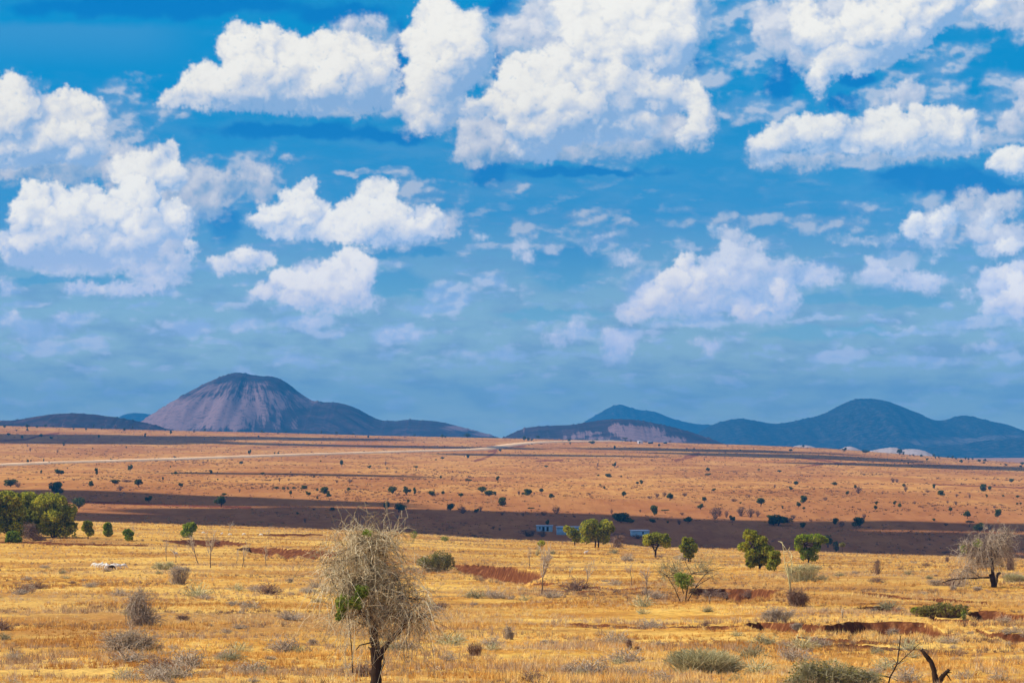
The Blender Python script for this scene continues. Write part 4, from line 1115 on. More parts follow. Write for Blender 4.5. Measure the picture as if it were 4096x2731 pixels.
dead_tree(1500, 2748, 'large bare thorn tree with a tangled drooping straw-coloured crown in the foreground',
    [([(1500,2760,0),(1505,2680,0),(1503,2600,0),(1495,2530,0),(1490,2480,0)], 23, 15),
     ([(1506,2650,0),(1530,2590,-.1),(1560,2552,-.15),(1600,2515,-.2),(1622,2470,-.25)], 14, 7),
     ([(1492,2490,0),(1488,2400,.05),(1500,2320,.1),(1480,2220,.15),(1470,2150,.1)], 12, 4),
     ([(1494,2500,0),(1440,2440,-.2),(1400,2380,-.3)], 8, 3),
     ([(1498,2500,0),(1560,2440,.2),(1600,2380,.3)], 9, 3.5),
     ([(1412,2680,-.3),(1410,2600,-.3),(1402,2520,-.3),(1398,2460,-.3)], 2.5, 1.5),
     ([(1505,2620,0),(1480,2585,.1),(1472,2580,.1)], 5, 2),
     ([(1496,2560,0),(1440,2570,-.2),(1425,2590,-.3)], 3, 1.5),
     ([(1515,2690,0),(1538,2640,-.1),(1530,2600,-.1)], 5, 3)],
    [(1400,2225,125,80),(1475,2160,95,60),(1565,2200,65,70),(1360,2340,105,105),(1470,2330,100,105),(1435,2440,90,50),(1645,2400,105,65),(1690,2450,70,60),(1560,2460,80,50),(1310,2270,60,80),(1590,2310,60,50)],
    1250, 1.0, .75, .0092, 71, sprigs=[(1450,2352,34,26,230),(1440,2372,18,34,110),(1378,2400,32,40,260),(1365,2452,18,16,80),(1475,2122,22,14,30),(1425,2400,32,30,150)], sub=5, up=.28)
# a broken snag next to it
dead_tree(3738, 2738, 'dead tree stump with a snapped pale broken top at the bottom right corner',
    [([(3745,2760,0),(3742,2700,0),(3728,2645,0),(3706,2615,0),(3686,2590,.05)], 13, 8),
     ([(3748,2735,0),(3765,2700,-.05),(3785,2682,-.1),(3795,2668,-.1)], 13, 6),
     ([(3770,2690,-.05),(3788,2690,-.1),(3803,2715,-.15)], 4, 1.5),
     ([(3790,2680,-.1),(3806,2681,-.12)], 3, 1)],
    [(3712,2592,12,10)], 6, .18, .1, .006, 72, name='tree_stump', bark=M_BARK, sub=0)
# weeping grey tree on the right
dead_tree(3975, 2348, 'grey weeping bare tree with three dark stems on the right',
    [([(3975,2358,0),(3970,2320,0),(3962,2295,0)], 11, 7),
     ([(3975,2350,0),(3972,2290,.1),(3970,2240,.1),(3965,2190,.1)], 9, 4),
     ([(3980,2345,0),(3986,2310,-.1),(3992,2290,-.1),(4002,2287,-.1)], 7, 4.5),
     ([(3962,2306,0),(3920,2306,-.4),(3870,2308,-.8),(3800,2312,-1.0),(3762,2325,-1.2)], 4, 2),
     ([(3968,2240,0),(3930,2200,.2),(3890,2180,.4)], 5, 2.5),
     ([(3970,2220,0),(4000,2170,-.2),(4020,2130,-.3)], 5, 2)],
    [(3950,2170,90,70),(3880,2220,65,70),(3860,2285,50,45),(3985,2190,70,70),(3930,2250,70,45),(4020,2140,40,40)],
    1150, 1.0, .95, .014, 73, twig=M_TWIG_G, sub=3, up=.2, sprigs=[(3900,2165,20,20,120),(3845,2190,14,22,90)])


def green_tree(px, py, label, lobes, trunks, nl, leaf, seed, mat=M_GREEN, group=None, name='green_tree', gap=.8):
    """lobes and trunk tips in photo pixels"""
    rs = np.random.RandomState(seed)
    root, k = start(name, px, py, label, 'tree', group)
    B = (px, py)
    L3 = []
    for cx, cy, rx, ry in lobes:
        c_ = local(cx, cy, B, k, rs.uniform(-.35, .35) * rx * k)
        L3.append((*c_, rx * k, rx * k * .9, ry * k))
        for j in range(7):
            a = rs.uniform(0, 6.28); e = rs.uniform(-.7, 1)
            q = math.sqrt(max(0, 1 - e * e * .8)); s_ = rs.uniform(.28, .45)
            L3.append((c_[0] + math.cos(a) * q * rx * k * .8, c_[1] + math.sin(a) * q * rx * k * .8, c_[2] + e * ry * k * .8, rx * k * s_, rx * k * s_, ry * k * s_))
    P = lobe_points(L3, int(nl * 1.5), rs, gap, .45)
    v, f = leaves(P, leaf * .78, rs, .3)
    mesh_obj('crown', v, f, mat, root)
    tb = Tubes()
    for pts, ra, rb in trunks:
        Q = np.array([local(a, b_, B, k, rs.uniform(-.1, .1)) for a, b_ in pts])
        m = len(Q); t0 = np.linspace(0, m - 1, m * 3)
        Q = np.stack([np.interp(t0, np.arange(m), Q[:, i]) for i in range(3)], 1)
        tb.add(Q, np.linspace(ra, rb, len(Q)) * k, 6, .2)
        for L_ in L3[::2]:
            if rs.rand() < .6:
                q = curve(Q[-1 - rs.randint(3)], L_[:3], rs, .1, 5); tb.add(q, np.linspace(rb * .6, rb * .15, 5) * k, 4, .4)
    tb.build('trunk', M_BARK, root)
    return root


G1 = 'green trees along the edge of the yellow terrace'
green_tree(2395, 2190, 'broad green tree with two stems beside the blue sheds', [(2350,2110,34,34),(2425,2105,30,32),(2385,2130,45,32),(2345,2150,24,22),(2415,2150,26,24),(2375,2090,22,18)],
           [([(2380,2200),(2382,2160),(2370,2130)], 3.6, 2.2), ([(2394,2198),(2394,2160),(2415,2130)], 3.8, 2.2)], 6000, .30, 201, group=G1)
green_tree(2298, 2180, 'small green tree in front of the second blue shed', [(2290,2130,24,20),(2308,2148,22,20),(2270,2115,18,14)], [([(2300,2190),(2298,2160),(2290,2135)], 3, 1.6)], 3000, .28, 202, group=G1)
green_tree(2625, 2228, 'round green tree on a short leaning trunk right of the sheds', [(2600,2155,26,24),(2650,2155,30,24),(2625,2145,28,20),(2590,2168,20,14),(2665,2172,18,18)], [([(2622,2238),(2622,2200),(2632,2180),(2640,2165)], 5, 3), ([(2622,2205),(2608,2180)], 3.5, 2)], 4200, .24, 203, group=G1)
green_tree(2755, 2246, 'upright oval green tree between the leaning tree and the big double tree', [(2752,2165,26,20),(2740,2190,22,20),(2772,2190,20,22),(2755,2215,22,18)], [([(2755,2255),(2755,2215),(2752,2190)], 4, 2.4), ([(2762,2250),(2765,2210)], 2.5, 1.6)], 3900, .22, 204, group=G1)
green_tree(3036, 2276, 'large green tree with an uneven crown right of the red gully', [(3000,2140,30,24),(3040,2165,34,26),(2975,2185,28,20),(3060,2200,34,28),(3010,2215,34,26),(3045,2240,30,22),(3005,2250,22,20),(3070,2235,20,16)],
           [([(3038,2285),(3038,2245),(3030,2200),(3010,2160)], 4.6, 2.6), ([(3040,2270),(3058,2225)], 3, 1.6)], 7600, .20, 205, group=G1)
green_tree(3098, 2282, 'low green bushy tree against the right foot of the large green tree', [(3100,2215,22,18),(3095,2245,24,20),(3085,2265,20,14),(3110,2240,14,16)], [([(3098,2290),(3098,2250)], 3, 1.6)], 2600, .19, 206, group=G1)
green_tree(3232, 2250, 'bright yellow-green tree with an open ragged crown', [(3210,2150,32,18),(3255,2150,38,18),(3290,2158,22,18),(3195,2180,20,22),(3225,2205,30,20),(3250,2225,26,18),(3215,2225,14,14),(3265,2190,20,20)],
           [([(3232,2262),(3236,2225),(3228,2190),(3210,2160)], 4, 2), ([(3236,2230),(3262,2190),(3280,2165)], 3, 1.6)], 5600, .19, 207, mat=M_GREEN2, group=G1, gap=.75)
green_tree(3312, 2188, 'dark green tree behind the bright yellow-green tree', [(3305,2155,22,20),(3315,2165,18,16)], [([(3312,2195),(3312,2160)], 3, 1.6)], 1500, .30, 208, mat=M_FAR, group=G1)
green_tree(3344, 2206, 'small dark green tree standing at the edge of the shaded valley', [(3342,2178,12,14),(3346,2192,11,10)], [([(3345,2210),(3344,2185)], 2.6, 1.4)], 900, .26, 209, mat=M_FAR, group=G1)
green_tree(3368, 2216, 'small thin-stemmed olive tree next to the small dark tree', [(3368,2176,13,9)], [([(3369,2222),(3369,2180)], 1.2, .8)], 350, .20, 210, mat=M_OLIVE, group=G1)
green_tree(3843, 2218, 'small dark tree behind the left side of the weeping grey tree', [(3842,2190,13,20)], [([(3846,2226),(3843,2195)], 2.6, 1.4)], 900, .28, 211, mat=M_FAR, group=G1)
G2 = 'tall green trees of the grove at the left edge'
for i_, (bx, by, lob, lab) in enumerate([
    (215, 2152, [(190,2000,50,34),(235,2010,40,34),(215,2060,60,45),(270,2060,38,50),(250,2110,50,36),(190,2105,44,36),(290,2110,22,36),(150,2020,30,30)], 'largest green tree at the right end of the left grove'),
    (120, 2150, [(110,1990,40,28),(130,2040,50,36),(90,2070,46,40),(130,2100,48,36),(160,2080,40,40),(100,2125,30,20)], 'tall green tree in the middle of the left grove'),
    (40, 2150, [(30,1985,44,26),(60,2000,40,30),(40,2040,56,38),(20,2090,44,40),(60,2110,36,30),(75,2050,30,40)], 'green tree at the left edge of the photo in the grove'),
    (-40, 2150, [(-30,2000,44,34),(-50,2050,50,40),(-20,2100,40,36)], 'green tree cut off by the left border of the photo')]):
    green_tree(bx, by, lab, lob, [([(bx, by + 10), (bx + 4, by - 50), (bx - 6, by - 100)], 7, 3), ([(bx - 4, by + 5), (bx - 25, by - 60)], 4, 2), ([(bx + 4, by + 5), (bx + 30, by - 50)], 4, 2)], 9500, .32, 220 + i_, group=G2, gap=.62)
G3 = 'small green bushes near the left grove'
for i_, (bx, by, lob, lab, mt) in enumerate([
    (352, 2155, [(352,2095,20,16),(340,2110,16,14),(358,2125,18,18)], 'small olive green tree right of the left grove', M_GREEN),
    (430, 2146, [(430,2105,18,18),(432,2125,20,18)], 'round dark green bush, second right of the left grove', M_GREEN2),
    (513, 2163, [(508,2128,18,14),(515,2148,16,12),(522,2130,12,12)], 'low green bush third right of the left grove beside a bare stem', M_GREEN2),
    (755, 2150, [(758,2110,26,22),(748,2130,24,20),(775,2105,14,14)], 'round fresh green bush by the bare saplings, left of the red bank', M_GREEN2),
    (55, 2170, [(50,2140,28,20),(70,2158,20,14),(38,2155,20,14)], 'low round bright green bush in front of the left grove', M_GREEN2)]):
    green_tree(bx, by, lab, lob, [([(bx, by + 5), (bx, by - 25)], 3, 1.5)], 2600, .24, 240 + i_, mat=mt, group=G3, name='green_bush')


def shrub(px, py, label, lobes, seed, n=260, r0=.012, twig=M_TWIG_G, leafm=None, nleaf=0, leaf=.06, spiky=False, name='dry_shrub', group=None, cat='bush', stems=None, droop=.15, L=None):
    """many-stemmed bush: stems rise from the foot into lobes and break into twigs"""
    rs = np.random.RandomState(seed)
    root, k = start(name, px, py, label, cat, group, .03)
    B = (px, py); tb = Tubes()
    tot = sum(l[2] * l[3] for l in lobes)
    pts = []
    for cx, cy, rx, ry in lobes:
        c_ = local(cx, cy, B, k); R_ = np.array([rx * k, rx * k * .8, ry * k])
        ns = max(4, int(n * rx * ry / tot))
        foot = np.array([c_[0] * .55, 0, 0])
        for i in range(ns):
            d = rs.normal(size=3); d /= np.linalg.norm(d)
            e = rs.uniform(.75, 1.05) if spiky else rs.uniform(.3, 1.0)
            if spiky: d[2] = abs(d[2])
            tip = c_ + d * R_ * e; tip[2] = max(tip[2], .04)
            s0 = foot + rs.normal(size=3) * R_ * np.array([.30, .30, 0]); s0[2] = 0
            if rs.rand() < .35 or spiky:
                q = curve(s0, tip, rs, .06 if spiky else .13, 6)
                tb.add(q, np.linspace(r0 * 1.3, r0 * .5, 6), 3, rs.uniform(.1, .9))
            else:
                s1 = c_ + (tip - c_) * rs.uniform(.0, .5)
                q = curve(s1, tip, rs, .16, 5); tb.add(q, np.linspace(r0, r0 * .5, 5), 3, rs.uniform(.2, 1))
            if not spiky:
                for j in range(3):
                    a = q[rs.randint(1, len(q))]; dd = rs.normal(size=3); dd /= np.linalg.norm(dd)
                    l_ = (L or .30 * ry * k) * rs.uniform(.4, 1)
                    tb.add(curve(a, a + dd * l_, rs, .12, 3, droop), np.linspace(r0 * .7, r0 * .35, 3), 3, rs.uniform(.3, 1))
        pts.append((c_[0], c_[1], c_[2], *R_))
    tb.build('branches', twig, root)
    if nleaf:
        v, f = leaves(lobe_points(pts, nleaf, rs, .55, .3), leaf, rs)
        mesh_obj('leaves', v, f, leafm, root)
    return root


shrub(560, 2510, 'tall grey-brown tangled thorn shrub in the left foreground', [(555,2405,76,78),(580,2455,80,58),(530,2430,54,64),(605,2470,70,46),(560,2370,50,50)], 301, 640, .010)
shrub(520, 2620, 'wide low grey shrub in front of the tall thorn shrub on the left', [(450,2560,84,62),(520,2545,90,68),(590,2560,84,62),(500,2585,130,44),(635,2590,46,40)], 302, 950, .009)
shrub(708, 2336, 'dark twiggy shrub with a thick foot left of the foreground tree', [(715,2280,46,26),(700,2290,30,24),(745,2275,30,20),(708,2312,18,20)], 303, 520, .013)
shrub(650, 2278, 'pale grey-green bush behind the dark twiggy shrub', [(640,2258,36,18),(680,2255,34,18),(610,2265,18,10)], 304, 420, .014, twig=M_TWIG_P)
shrub(1752, 2288, 'round olive-green bush with twiggy sides beside the foreground tree', [(1765,2235,50,38),(1725,2245,50,30),(1790,2250,32,32),(1690,2245,34,18)], 305, 500, .012, twig=M_TWIG_O, leafm=M_OLIVE, nleaf=3600, leaf=.11)
shrub(2815, 2694, 'big pale yellow spiky bush in the lower middle', [(2800,2640,150,62),(2740,2640,90,56),(2870,2640,110,50),(2920,2660,90,34)], 306, 1500, .009, twig=M_TWIG_P, spiky=True)
shrub(3300, 2742, 'wide thorny olive-grey bush cut by the bottom edge on the right', [(3240,2680,90,60),(3330,2690,110,56),(3420,2700,90,40),(3200,2720,90,30),(3480,2705,70,30)], 307, 1300, .0085, twig=M_TWIG_O, leafm=M_OLIVE, nleaf=1500, leaf=.05, L=.28)
dead_tree(3545, 2742, 'thin dark bare stem rising beside the thorny bush', [([(3545,2760,0),(3560,2700,0),(3588,2650,0),(3596,2590,0),(3602,2535,0)], 4, 2), ([(3588,2650,0),(3640,2600,-.1),(3680,2560,-.2)], 2, 1), ([(3560,2700,0),(3500,2690,.1),(3460,2700,.1)], 3, 1.5)],
          [(3592,2630,60,50)], 26, .5, .25, .005, 74, name='bare_sapling', twig=M_TWIG_G, sub=3)
shrub(3192, 2425, 'round red-brown twiggy bush above the wide gully', [(3190,2380,48,40),(3165,2375,36,32),(3215,2390,34,30)], 308, 700, .010, twig=M_TWIG_R)
shrub(3100, 2486, 'loose grey shrub in front of the red-brown bush', [(3100,2450,60,34),(3150,2455,40,26),(3060,2455,30,20)], 309, 520, .010)
shrub(3215, 2326, 'pale feathery yellow-grey bush behind the red-brown bush', [(3200,2275,52,32),(3250,2270,46,28),(3290,2310,36,18),(3230,2310,50,20),(3160,2280,34,26)], 310, 900, .011, twig=M_TWIG_P, leafm=M_OLIVE, nleaf=500, leaf=.07)
shrub(3770, 2468, 'low wide green and brown bush right of the small gully', [(3700,2442,50,24),(3770,2435,60,30),(3840,2440,46,26)], 311, 700, .010, twig=M_TWIG_R, leafm=M_OLIVE, nleaf=2400, leaf=.09)
shrub(3660, 2458, 'small green bush at the left end of the low wide bush', [(3665,2440,24,16)], 312, 60, .01, leafm=M_GREEN2, nleaf=700, leaf=.08, twig=M_TWIG_O)
shrub(3858, 2478, 'little yellow-green sprout at the right of the low wide bush', [(3855,2455,12,22)], 313, 40, .008, leafm=M_SPRIG, nleaf=160, leaf=.07, twig=M_TWIG_O)
shrub(3575, 2540, 'grey twiggy shrub growing out of the wide gully', [(3572,2520,34,18),(3560,2530,26,12)], 314, 260, .008)
shrub(3195, 2512, 'grey shrub on the left rim of the wide gully', [(3190,2498,34,16)], 315, 200, .009)
shrub(3510, 2296, 'small bare dark tree with a fuzzy top left of the weeping tree', [(3512,2245,18,14),(3508,2262,12,10)], 316, 150, .014, twig=M_TWIG_R)
shrub(3790, 2248, 'small dark bush left of the weeping grey tree', [(3788,2232,14,12)], 317, 120, .016, twig=M_TWIG_R)
shrub(4045, 2280, 'red-brown bare bush just right of the weeping grey tree', [(4040,2240,24,30),(4040,2262,20,16)], 318, 300, .013, twig=M_TWIG_R)
shrub(4060, 2326, 'smooth pale domed bush at the right edge', [(4050,2306,46,18),(4085,2310,30,14)], 319, 620, .014, twig=M_TWIG_P, spiky=True)
shrub(3760, 2342, 'low loose brown shrub under the long low branch of the weeping tree', [(3740,2325,44,16),(3800,2330,34,14)], 320, 260, .012)
shrub(3820, 2360, 'dark dry shrub at the left foot of the weeping tree', [(3812,2346,22,12)], 321, 150, .012)
shrub(3910, 2360, 'low brown shrub in the shade of the weeping tree', [(3910,2350,28,10)], 322, 150, .012)
shrub(2036, 2556, 'small upright grey-brown shrub in the middle foreground', [(2032,2520,22,34),(2045,2535,18,22)], 323, 260, .008)
shrub(2540, 2602, 'dark leaning dead branch lying in the middle foreground', [(2515,2565,20,20),(2550,2588,22,14)], 324, 160, .010, twig=M_TWIG_R)
shrub(2640, 2590, 'small pale twiggy shrub right of the leaning dead branch', [(2640,2572,30,18)], 325, 170, .008)
shrub(2190, 2580, 'low wide grey shrub in the middle foreground', [(2180,2562,26,15),(2215,2566,26,14)], 326, 240, .008)
shrub(1905, 2620, 'fan-shaped reddish dry shrub right of the foreground tree', [(1900,2590,36,36)], 327, 170, .007, twig=M_TWIG_R, spiky=True)
shrub(1160, 2330, 'small grey bush left of the foreground tree crown', [(1160,2316,20,12)], 328, 130, .012)
shrub(1260, 2580, 'grey-brown low shrub left of the foreground tree trunk', [(1250,2562,30,16)], 329, 200, .008)
shrub(950, 2420, 'grey low shrub patch left of the foreground tree', [(930,2408,40,12),(970,2410,24,12)], 330, 240, .009)
shrub(735, 2480, 'brown low shrub right of the tall thorn shrub', [(730,2465,40,16)], 331, 240, .009, twig=M_TWIG_R)
shrub(2120, 2222, 'small green-brown bush at the terrace edge below the sheds', [(2165,2170,16,12)], 332, 60, .014, leafm=M_GREEN, nleaf=420, leaf=.14, twig=M_TWIG_O)
shrub(2450, 2188, 'brown twiggy thicket right of the broad green tree', [(2475,2150,40,18)], 333, 240, .02, twig=M_TWIG_R)
shrub(1640, 2175, 'little bright green sprout right of the bare tree crown', [(1655,2135,16,16)], 334, 40, .012, leafm=M_SPRIG, nleaf=220, leaf=.12, twig=M_TWIG_O)
shrub(1790, 2165, 'small green sprig bush behind the round olive-green bush', [(1780,2152,18,10)], 335, 40, .014, leafm=M_GREEN2, nleaf=240, leaf=.14, twig=M_TWIG_O)
shrub(2605, 2236, 'fallen dead branch at the foot of the leaning green tree', [(2640,2222,26,10)], 336, 60, .016, twig=M_TWIG_R)
shrub(240, 2165, 'brown bare bush at the foot of the left grove', [(115,2110,36,34),(110,2140,26,20)], 337, 300, .018, twig=M_TWIG_R)

# the tangle of branches round a green core
dead_tree(2745, 2408, 'sprawling bare-branched thorn tree with a green core left of the red gully',
    [([(2740,2415,0),(2745,2370,0),(2755,2330,0),(2765,2290,0),(2740,2240,0)], 2.6, 1.2), ([(2725,2412,0),(2700,2350,.2),(2670,2300,.3),(2640,2280,.3)], 2.2, .9),
     ([(2750,2400,0),(2790,2330,-.2),(2830,2280,-.3),(2900,2265,-.4)], 2, .8), ([(2755,2370,0),(2800,2330,0),(2870,2290,0)], 2, .8), ([(2735,2370,0),(2710,2290,.2),(2690,2240,.2)], 2, .8)],
    [(2730,2310,70,50),(2800,2290,70,40),(2680,2290,50,40)], 260, .9, .15, .011, 75, name='thorn_tree', twig=M_TWIG_O, sub=4, up=.4,
    sprigs=[(2735,2318,40,32,900),(2715,2300,24,18,400)])

# thin bare saplings, one by one
SAP = [
 (667, 2242, 2148, 'straight bare sapling, leftmost of the saplings by the green bush', 0, 10), (796, 2256, 2140, 'leaning bare sapling behind the tallest sapling', -34, 18), (842, 2270, 2120, 'tallest straight bare sapling left of the red bank', 0, 24),
 (968, 2268, 2165, 'bare sapling with a side branch in front of the red bank', 12, 14), (1066, 2268, 2175, 'bare sapling with a small round top before the red bank', -4, 14), (948, 2262, 2190, 'faint short bare sapling in front of the red bank', 6, 8),
 (2166, 2376, 2180, 'tall bare sapling with a forked top right of the red gully', 14, 30), (2346, 2348, 2240, 'bushy-topped bare sapling in the middle distance', 8, 22), (2272, 2310, 2262, 'short bent bare sapling left of the bushy-topped sapling', 14, 10),
 (2118, 2270, 2185, 'thin bare stick-like sapling behind the tall forked sapling', -2, 8), (2527, 2342, 2246, 'bare sapling with a round twiggy head left of the sprawling thorn tree', -10, 16), (2592, 2400, 2250, 'crooked bare sapling nearest the sprawling thorn tree', -14, 22),
 (3168, 2420, 2150, 'tall pale forked bare sapling in front of the red-brown bush', -30, 26), (3130, 2470, 2430, 'short leaning dead stick by the loose grey shrub', 50, 3), (3295, 2262, 2238, 'short dead post-like stump right of the yellow-green tree', 0, 0),
 (3368, 2476, 2425, 'thin bare sapling left of the low wide bush', 4, 8), (1075, 2160, 2105, 'bare dark sapling behind the saplings by the red bank', 0, 10), (531, 2160, 2095, 'bare dark stem right beside the third green bush', 3, 12),
 (915, 2134, 2085, 'bare dark forked sapling on the terrace edge above the saplings', 8, 18), (1338, 2210, 2120, 'dry stem behind the left of the foreground tree', 4, 14), (2839, 2414, 2360, 'pale thin stick in front of the red gully', 2, 2), (705, 2250, 2175, 'slender bare leaning sapling beside the straight leftmost sapling', -14, 14)]
for i_, (x, y0, y1, lab, dx, spread_) in enumerate(SAP):
    rs = np.random.RandomState(400 + i_)
    root, k = start('bare_sapling', x, y0, lab, 'sapling', 'thin bare saplings')
    H_ = (y0 - y1) * k; tb = Tubes(); tw = Tubes()
    tr = curve((0, 0, -.1), (dx * k * .6, 0, H_ * .62), rs, .05, 7)
    r0 = max(.034, min(.065, H_ * .016)) * (1.4 if spread_ in (0, 3) else 1)
    tb.add(tr, np.linspace(r0, r0 * .6, 7), 5, .3)
    tb.build('stem', M_BARK2 if i_ != 12 else M_TWIG_P, root)
    nb = 3 + spread_ // 3 if i_ != 12 else 3
    for j in range(nb if spread_ > 2 else 1):
        s0 = tr[rs.randint(3, 7)]
        tip = np.array([dx * k + rs.uniform(-1, 1) * spread_ * k, rs.uniform(-1, 1) * spread_ * k, H_ * rs.uniform(.72, 1.0)])
        q = curve(s0, tip, rs, .12, 6); tw.add(q, np.linspace(r0 * .55, r0 * .25, 6), 4, .6)
        for j2 in range((7 if i_ != 12 else 3) if spread_ > 2 else 0):
            a = q[rs.randint(1, 6)]; d = rs.normal(size=3) * H_ * .06 + (tip - s0) * .15
            tw.add(curve(a, a + d, rs, .1, 4), np.linspace(r0 * .3, r0 * .18, 4), 3, .8)
    tw.build('twigs', M_TWIG_G if i_ != 12 else M_TWIG_P, root)


# ------------------------------------------------------------------ scattered small dry shrubs, copies of six kinds
def small_shrub(seed, mat, spiky):
    rs = np.random.RandomState(seed); tb = Tubes()
    root = empty('dry_shrub', (0, 0, 0))
    for i in range(70):
        d = rs.normal(size=3); d /= np.linalg.norm(d); d[2] = abs(d[2])
        tip = d * np.array([.5, .5, .42]) * rs.uniform(.6, 1.05) + np.array([0, 0, .06])
        s0 = np.array([rs.normal() * .10, rs.normal() * .10, -.02])
        q = curve(s0, tip, rs, .12, 5); tb.add(q, np.linspace(.009, .005, 5), 3, rs.uniform(.1, 1))
        for j in range(0 if spiky else 4):
            a = q[rs.randint(1, 5)]; tb.add(curve(a, a + rs.normal(size=3) * .08, rs, .1, 3), (.006, .005, .004), 3, rs.uniform(.3, 1))
    tb.build('branches', mat, root)
    return root


KS = [small_shrub(500 + i, (M_TWIG_G, M_TWIG_G, M_TWIG_R, M_TWIG_P, M_TWIG_G, M_TWIG_O)[i], i in (3,)) for i in range(6)]
rs = np.random.RandomState(77)
SPOT = []
while len(SPOT) < 200:
    x, y = rs.uniform(-40, 4140), 2180 + 560 * rs.rand() ** .8
    w_ = fbm2(np.array([x / 500]), np.array([y / 130]), 31, 3)[0] + (.35 if x < 1100 and 2230 < y < 2400 else 0)
    if w_ > rs.uniform(-.25, .5): SPOT.append((x, y))
for x, y in SPOT:
    p = ground_point(x, y)
    o = copy_thing(KS[rs.randint(6)])
    o.name = 'dry_shrub'
    s_ = rs.choice([.45, .6, .8, 1.0, 1.5]) * rs.uniform(.85, 1.15) * (1.0 if y > 2400 else 1.35)
    o.location = p; o.rotation_euler = (0, 0, rs.uniform(0, 6.28)); o.scale = (s_ * 1.25, s_ * 1.25, s_ * rs.uniform(.7, 1.1))
    tag(o, 'small low dry twiggy shrub scattered in the golden grass', 'shrub', 'small dry shrubs in the grass')


# ------------------------------------------------------------------ grass: blades beyond counting
def grass(name, n, d0, d1, hgt, wid, blades, mat, seed, patch, thr, power=.6, tonejit=.25, ymax=765, jit=.06):
    rs = np.random.RandomState(seed)
    X = np.empty(0); Y = np.empty(0)
    while len(X) < n:
        y = (d0 ** (1 - power) + (d1 ** (1 - power) - d0 ** (1 - power)) * rs.rand(n)) ** (1 / (1 - power))
        x = rs.uniform(-.185, .185, n) * y
        w_ = fbm2(x / patch, y / patch, seed, 4, .6)
        keep = w_ > thr + rs.uniform(-.25, .25, n)
        ui = np.clip(np.searchsorted(GU, x / y * FPX + 2048), 0, nU - 1); di = np.clip(np.searchsorted(GD, y), 0, nD - 1)
        keep &= (soil[di, ui] < .3) | (rs.rand(n) < .22)
        keep &= y < ymax
        X = np.concatenate([X, x[keep]]); Y = np.concatenate([Y, y[keep]])
    X, Y = X[:n], Y[:n]
    tone = np.clip(.52 + .95 * fbm2(X / (patch * 1.9), Y / (patch * 2.4), seed + 5, 4) + rs.normal(size=n) * tonejit, 0, 1)
    sc_ = rs.uniform(.5, 1.3, n) * np.clip(1 + .9 * fbm2(X / 7, Y / 9, seed + 8, 3), .4, 2.2)
    Z = gz_at(X, Y) - .02
    B = blades
    a = rs.uniform(0, 6.28, (n, B)); lean = rs.uniform(.05, .75, (n, B)); h_ = hgt * sc_[:, None] * rs.uniform(.55, 1.1, (n, B))
    far_ = (1 + Y / 500)[:, None]
    bx = X[:, None] + rs.normal(size=(n, B)) * jit * sc_[:, None]; by = Y[:, None] + rs.normal(size=(n, B)) * jit * sc_[:, None]
    wa = rs.uniform(0, 3.14, (n, B)); wx = np.cos(wa) * wid * far_; wy = np.sin(wa) * wid * far_
    tip = np.stack([bx + np.cos(a) * lean * h_, by + np.sin(a) * lean * h_, Z[:, None] + h_ * (1 - .35 * lean)], -1)
    l0 = np.stack([bx - wx, by - wy, Z[:, None] + 0 * bx], -1); l1 = np.stack([bx + wx, by + wy, Z[:, None] + 0 * bx], -1)
    V_ = np.stack([l0, l1, tip], 2).reshape(-1, 3)
    F_ = np.arange(n * B * 3).reshape(-1, 3)
    o = mesh_obj(name, V_, F_, mat, attrs={'tone': np.repeat(tone, B * 3)})
    return tag(o, kind='stuff')


def grass_mat(name, stops):
    m, t, b = material(name, 0.8, 0.1)
    at_ = t.n.new('ShaderNodeAttribute'); at_.attribute_name = 'tone'
    c_ = t.ramp(at_.outputs['Fac'], stops)
    t.put(b.inputs['Base Color'], c_)
    tr = t.n.new('ShaderNodeBsdfTranslucent'); t.put(tr.inputs[0], c_)
    mx = t.n.new('ShaderNodeMixShader'); mx.inputs[0].default_value = 0.3
    t.l.new(b.outputs[0], mx.inputs[1]); t.l.new(tr.outputs[0], mx.inputs[2]); t.l.new(mx.outputs[0], t.n['Material Output'].inputs[0])
    return m


m_grass = grass_mat('grass_golden', [(0.0, srgb(186, 132, 66)), (0.3, srgb(222, 168, 86)), (0.6, srgb(248, 202, 112)), (0.85, srgb(255, 226, 150)), (1.0, srgb(226, 192, 138))])
m_scrub = grass_mat('scrub_grey', [(0.0, srgb(136, 106, 80)), (0.4, srgb(178, 146, 112)), (0.75, srgb(208, 176, 136)), (1.0, srgb(226, 200, 156))])
m_scrubfar = grass_mat('scrub_far', [(0.0, srgb(112, 80, 54)), (0.5, srgb(152, 112, 72)), (1.0, srgb(196, 150, 94))])
grass('grass', 76000, 100, 780, .23, .014, 9, m_grass, 601, 14.0, -.12, tonejit=.18)
grass('dry_scrub', 25000, 100, 760, .27, .012, 12, m_scrub, 611, 17.0, .12, tonejit=.2)

grass('low_scrub', 17000, 1290, 5000, .55, .05, 9, m_scrubfar, 621, 90.0, .05, power=1.3, tonejit=.3, ymax=9e9, jit=.32)


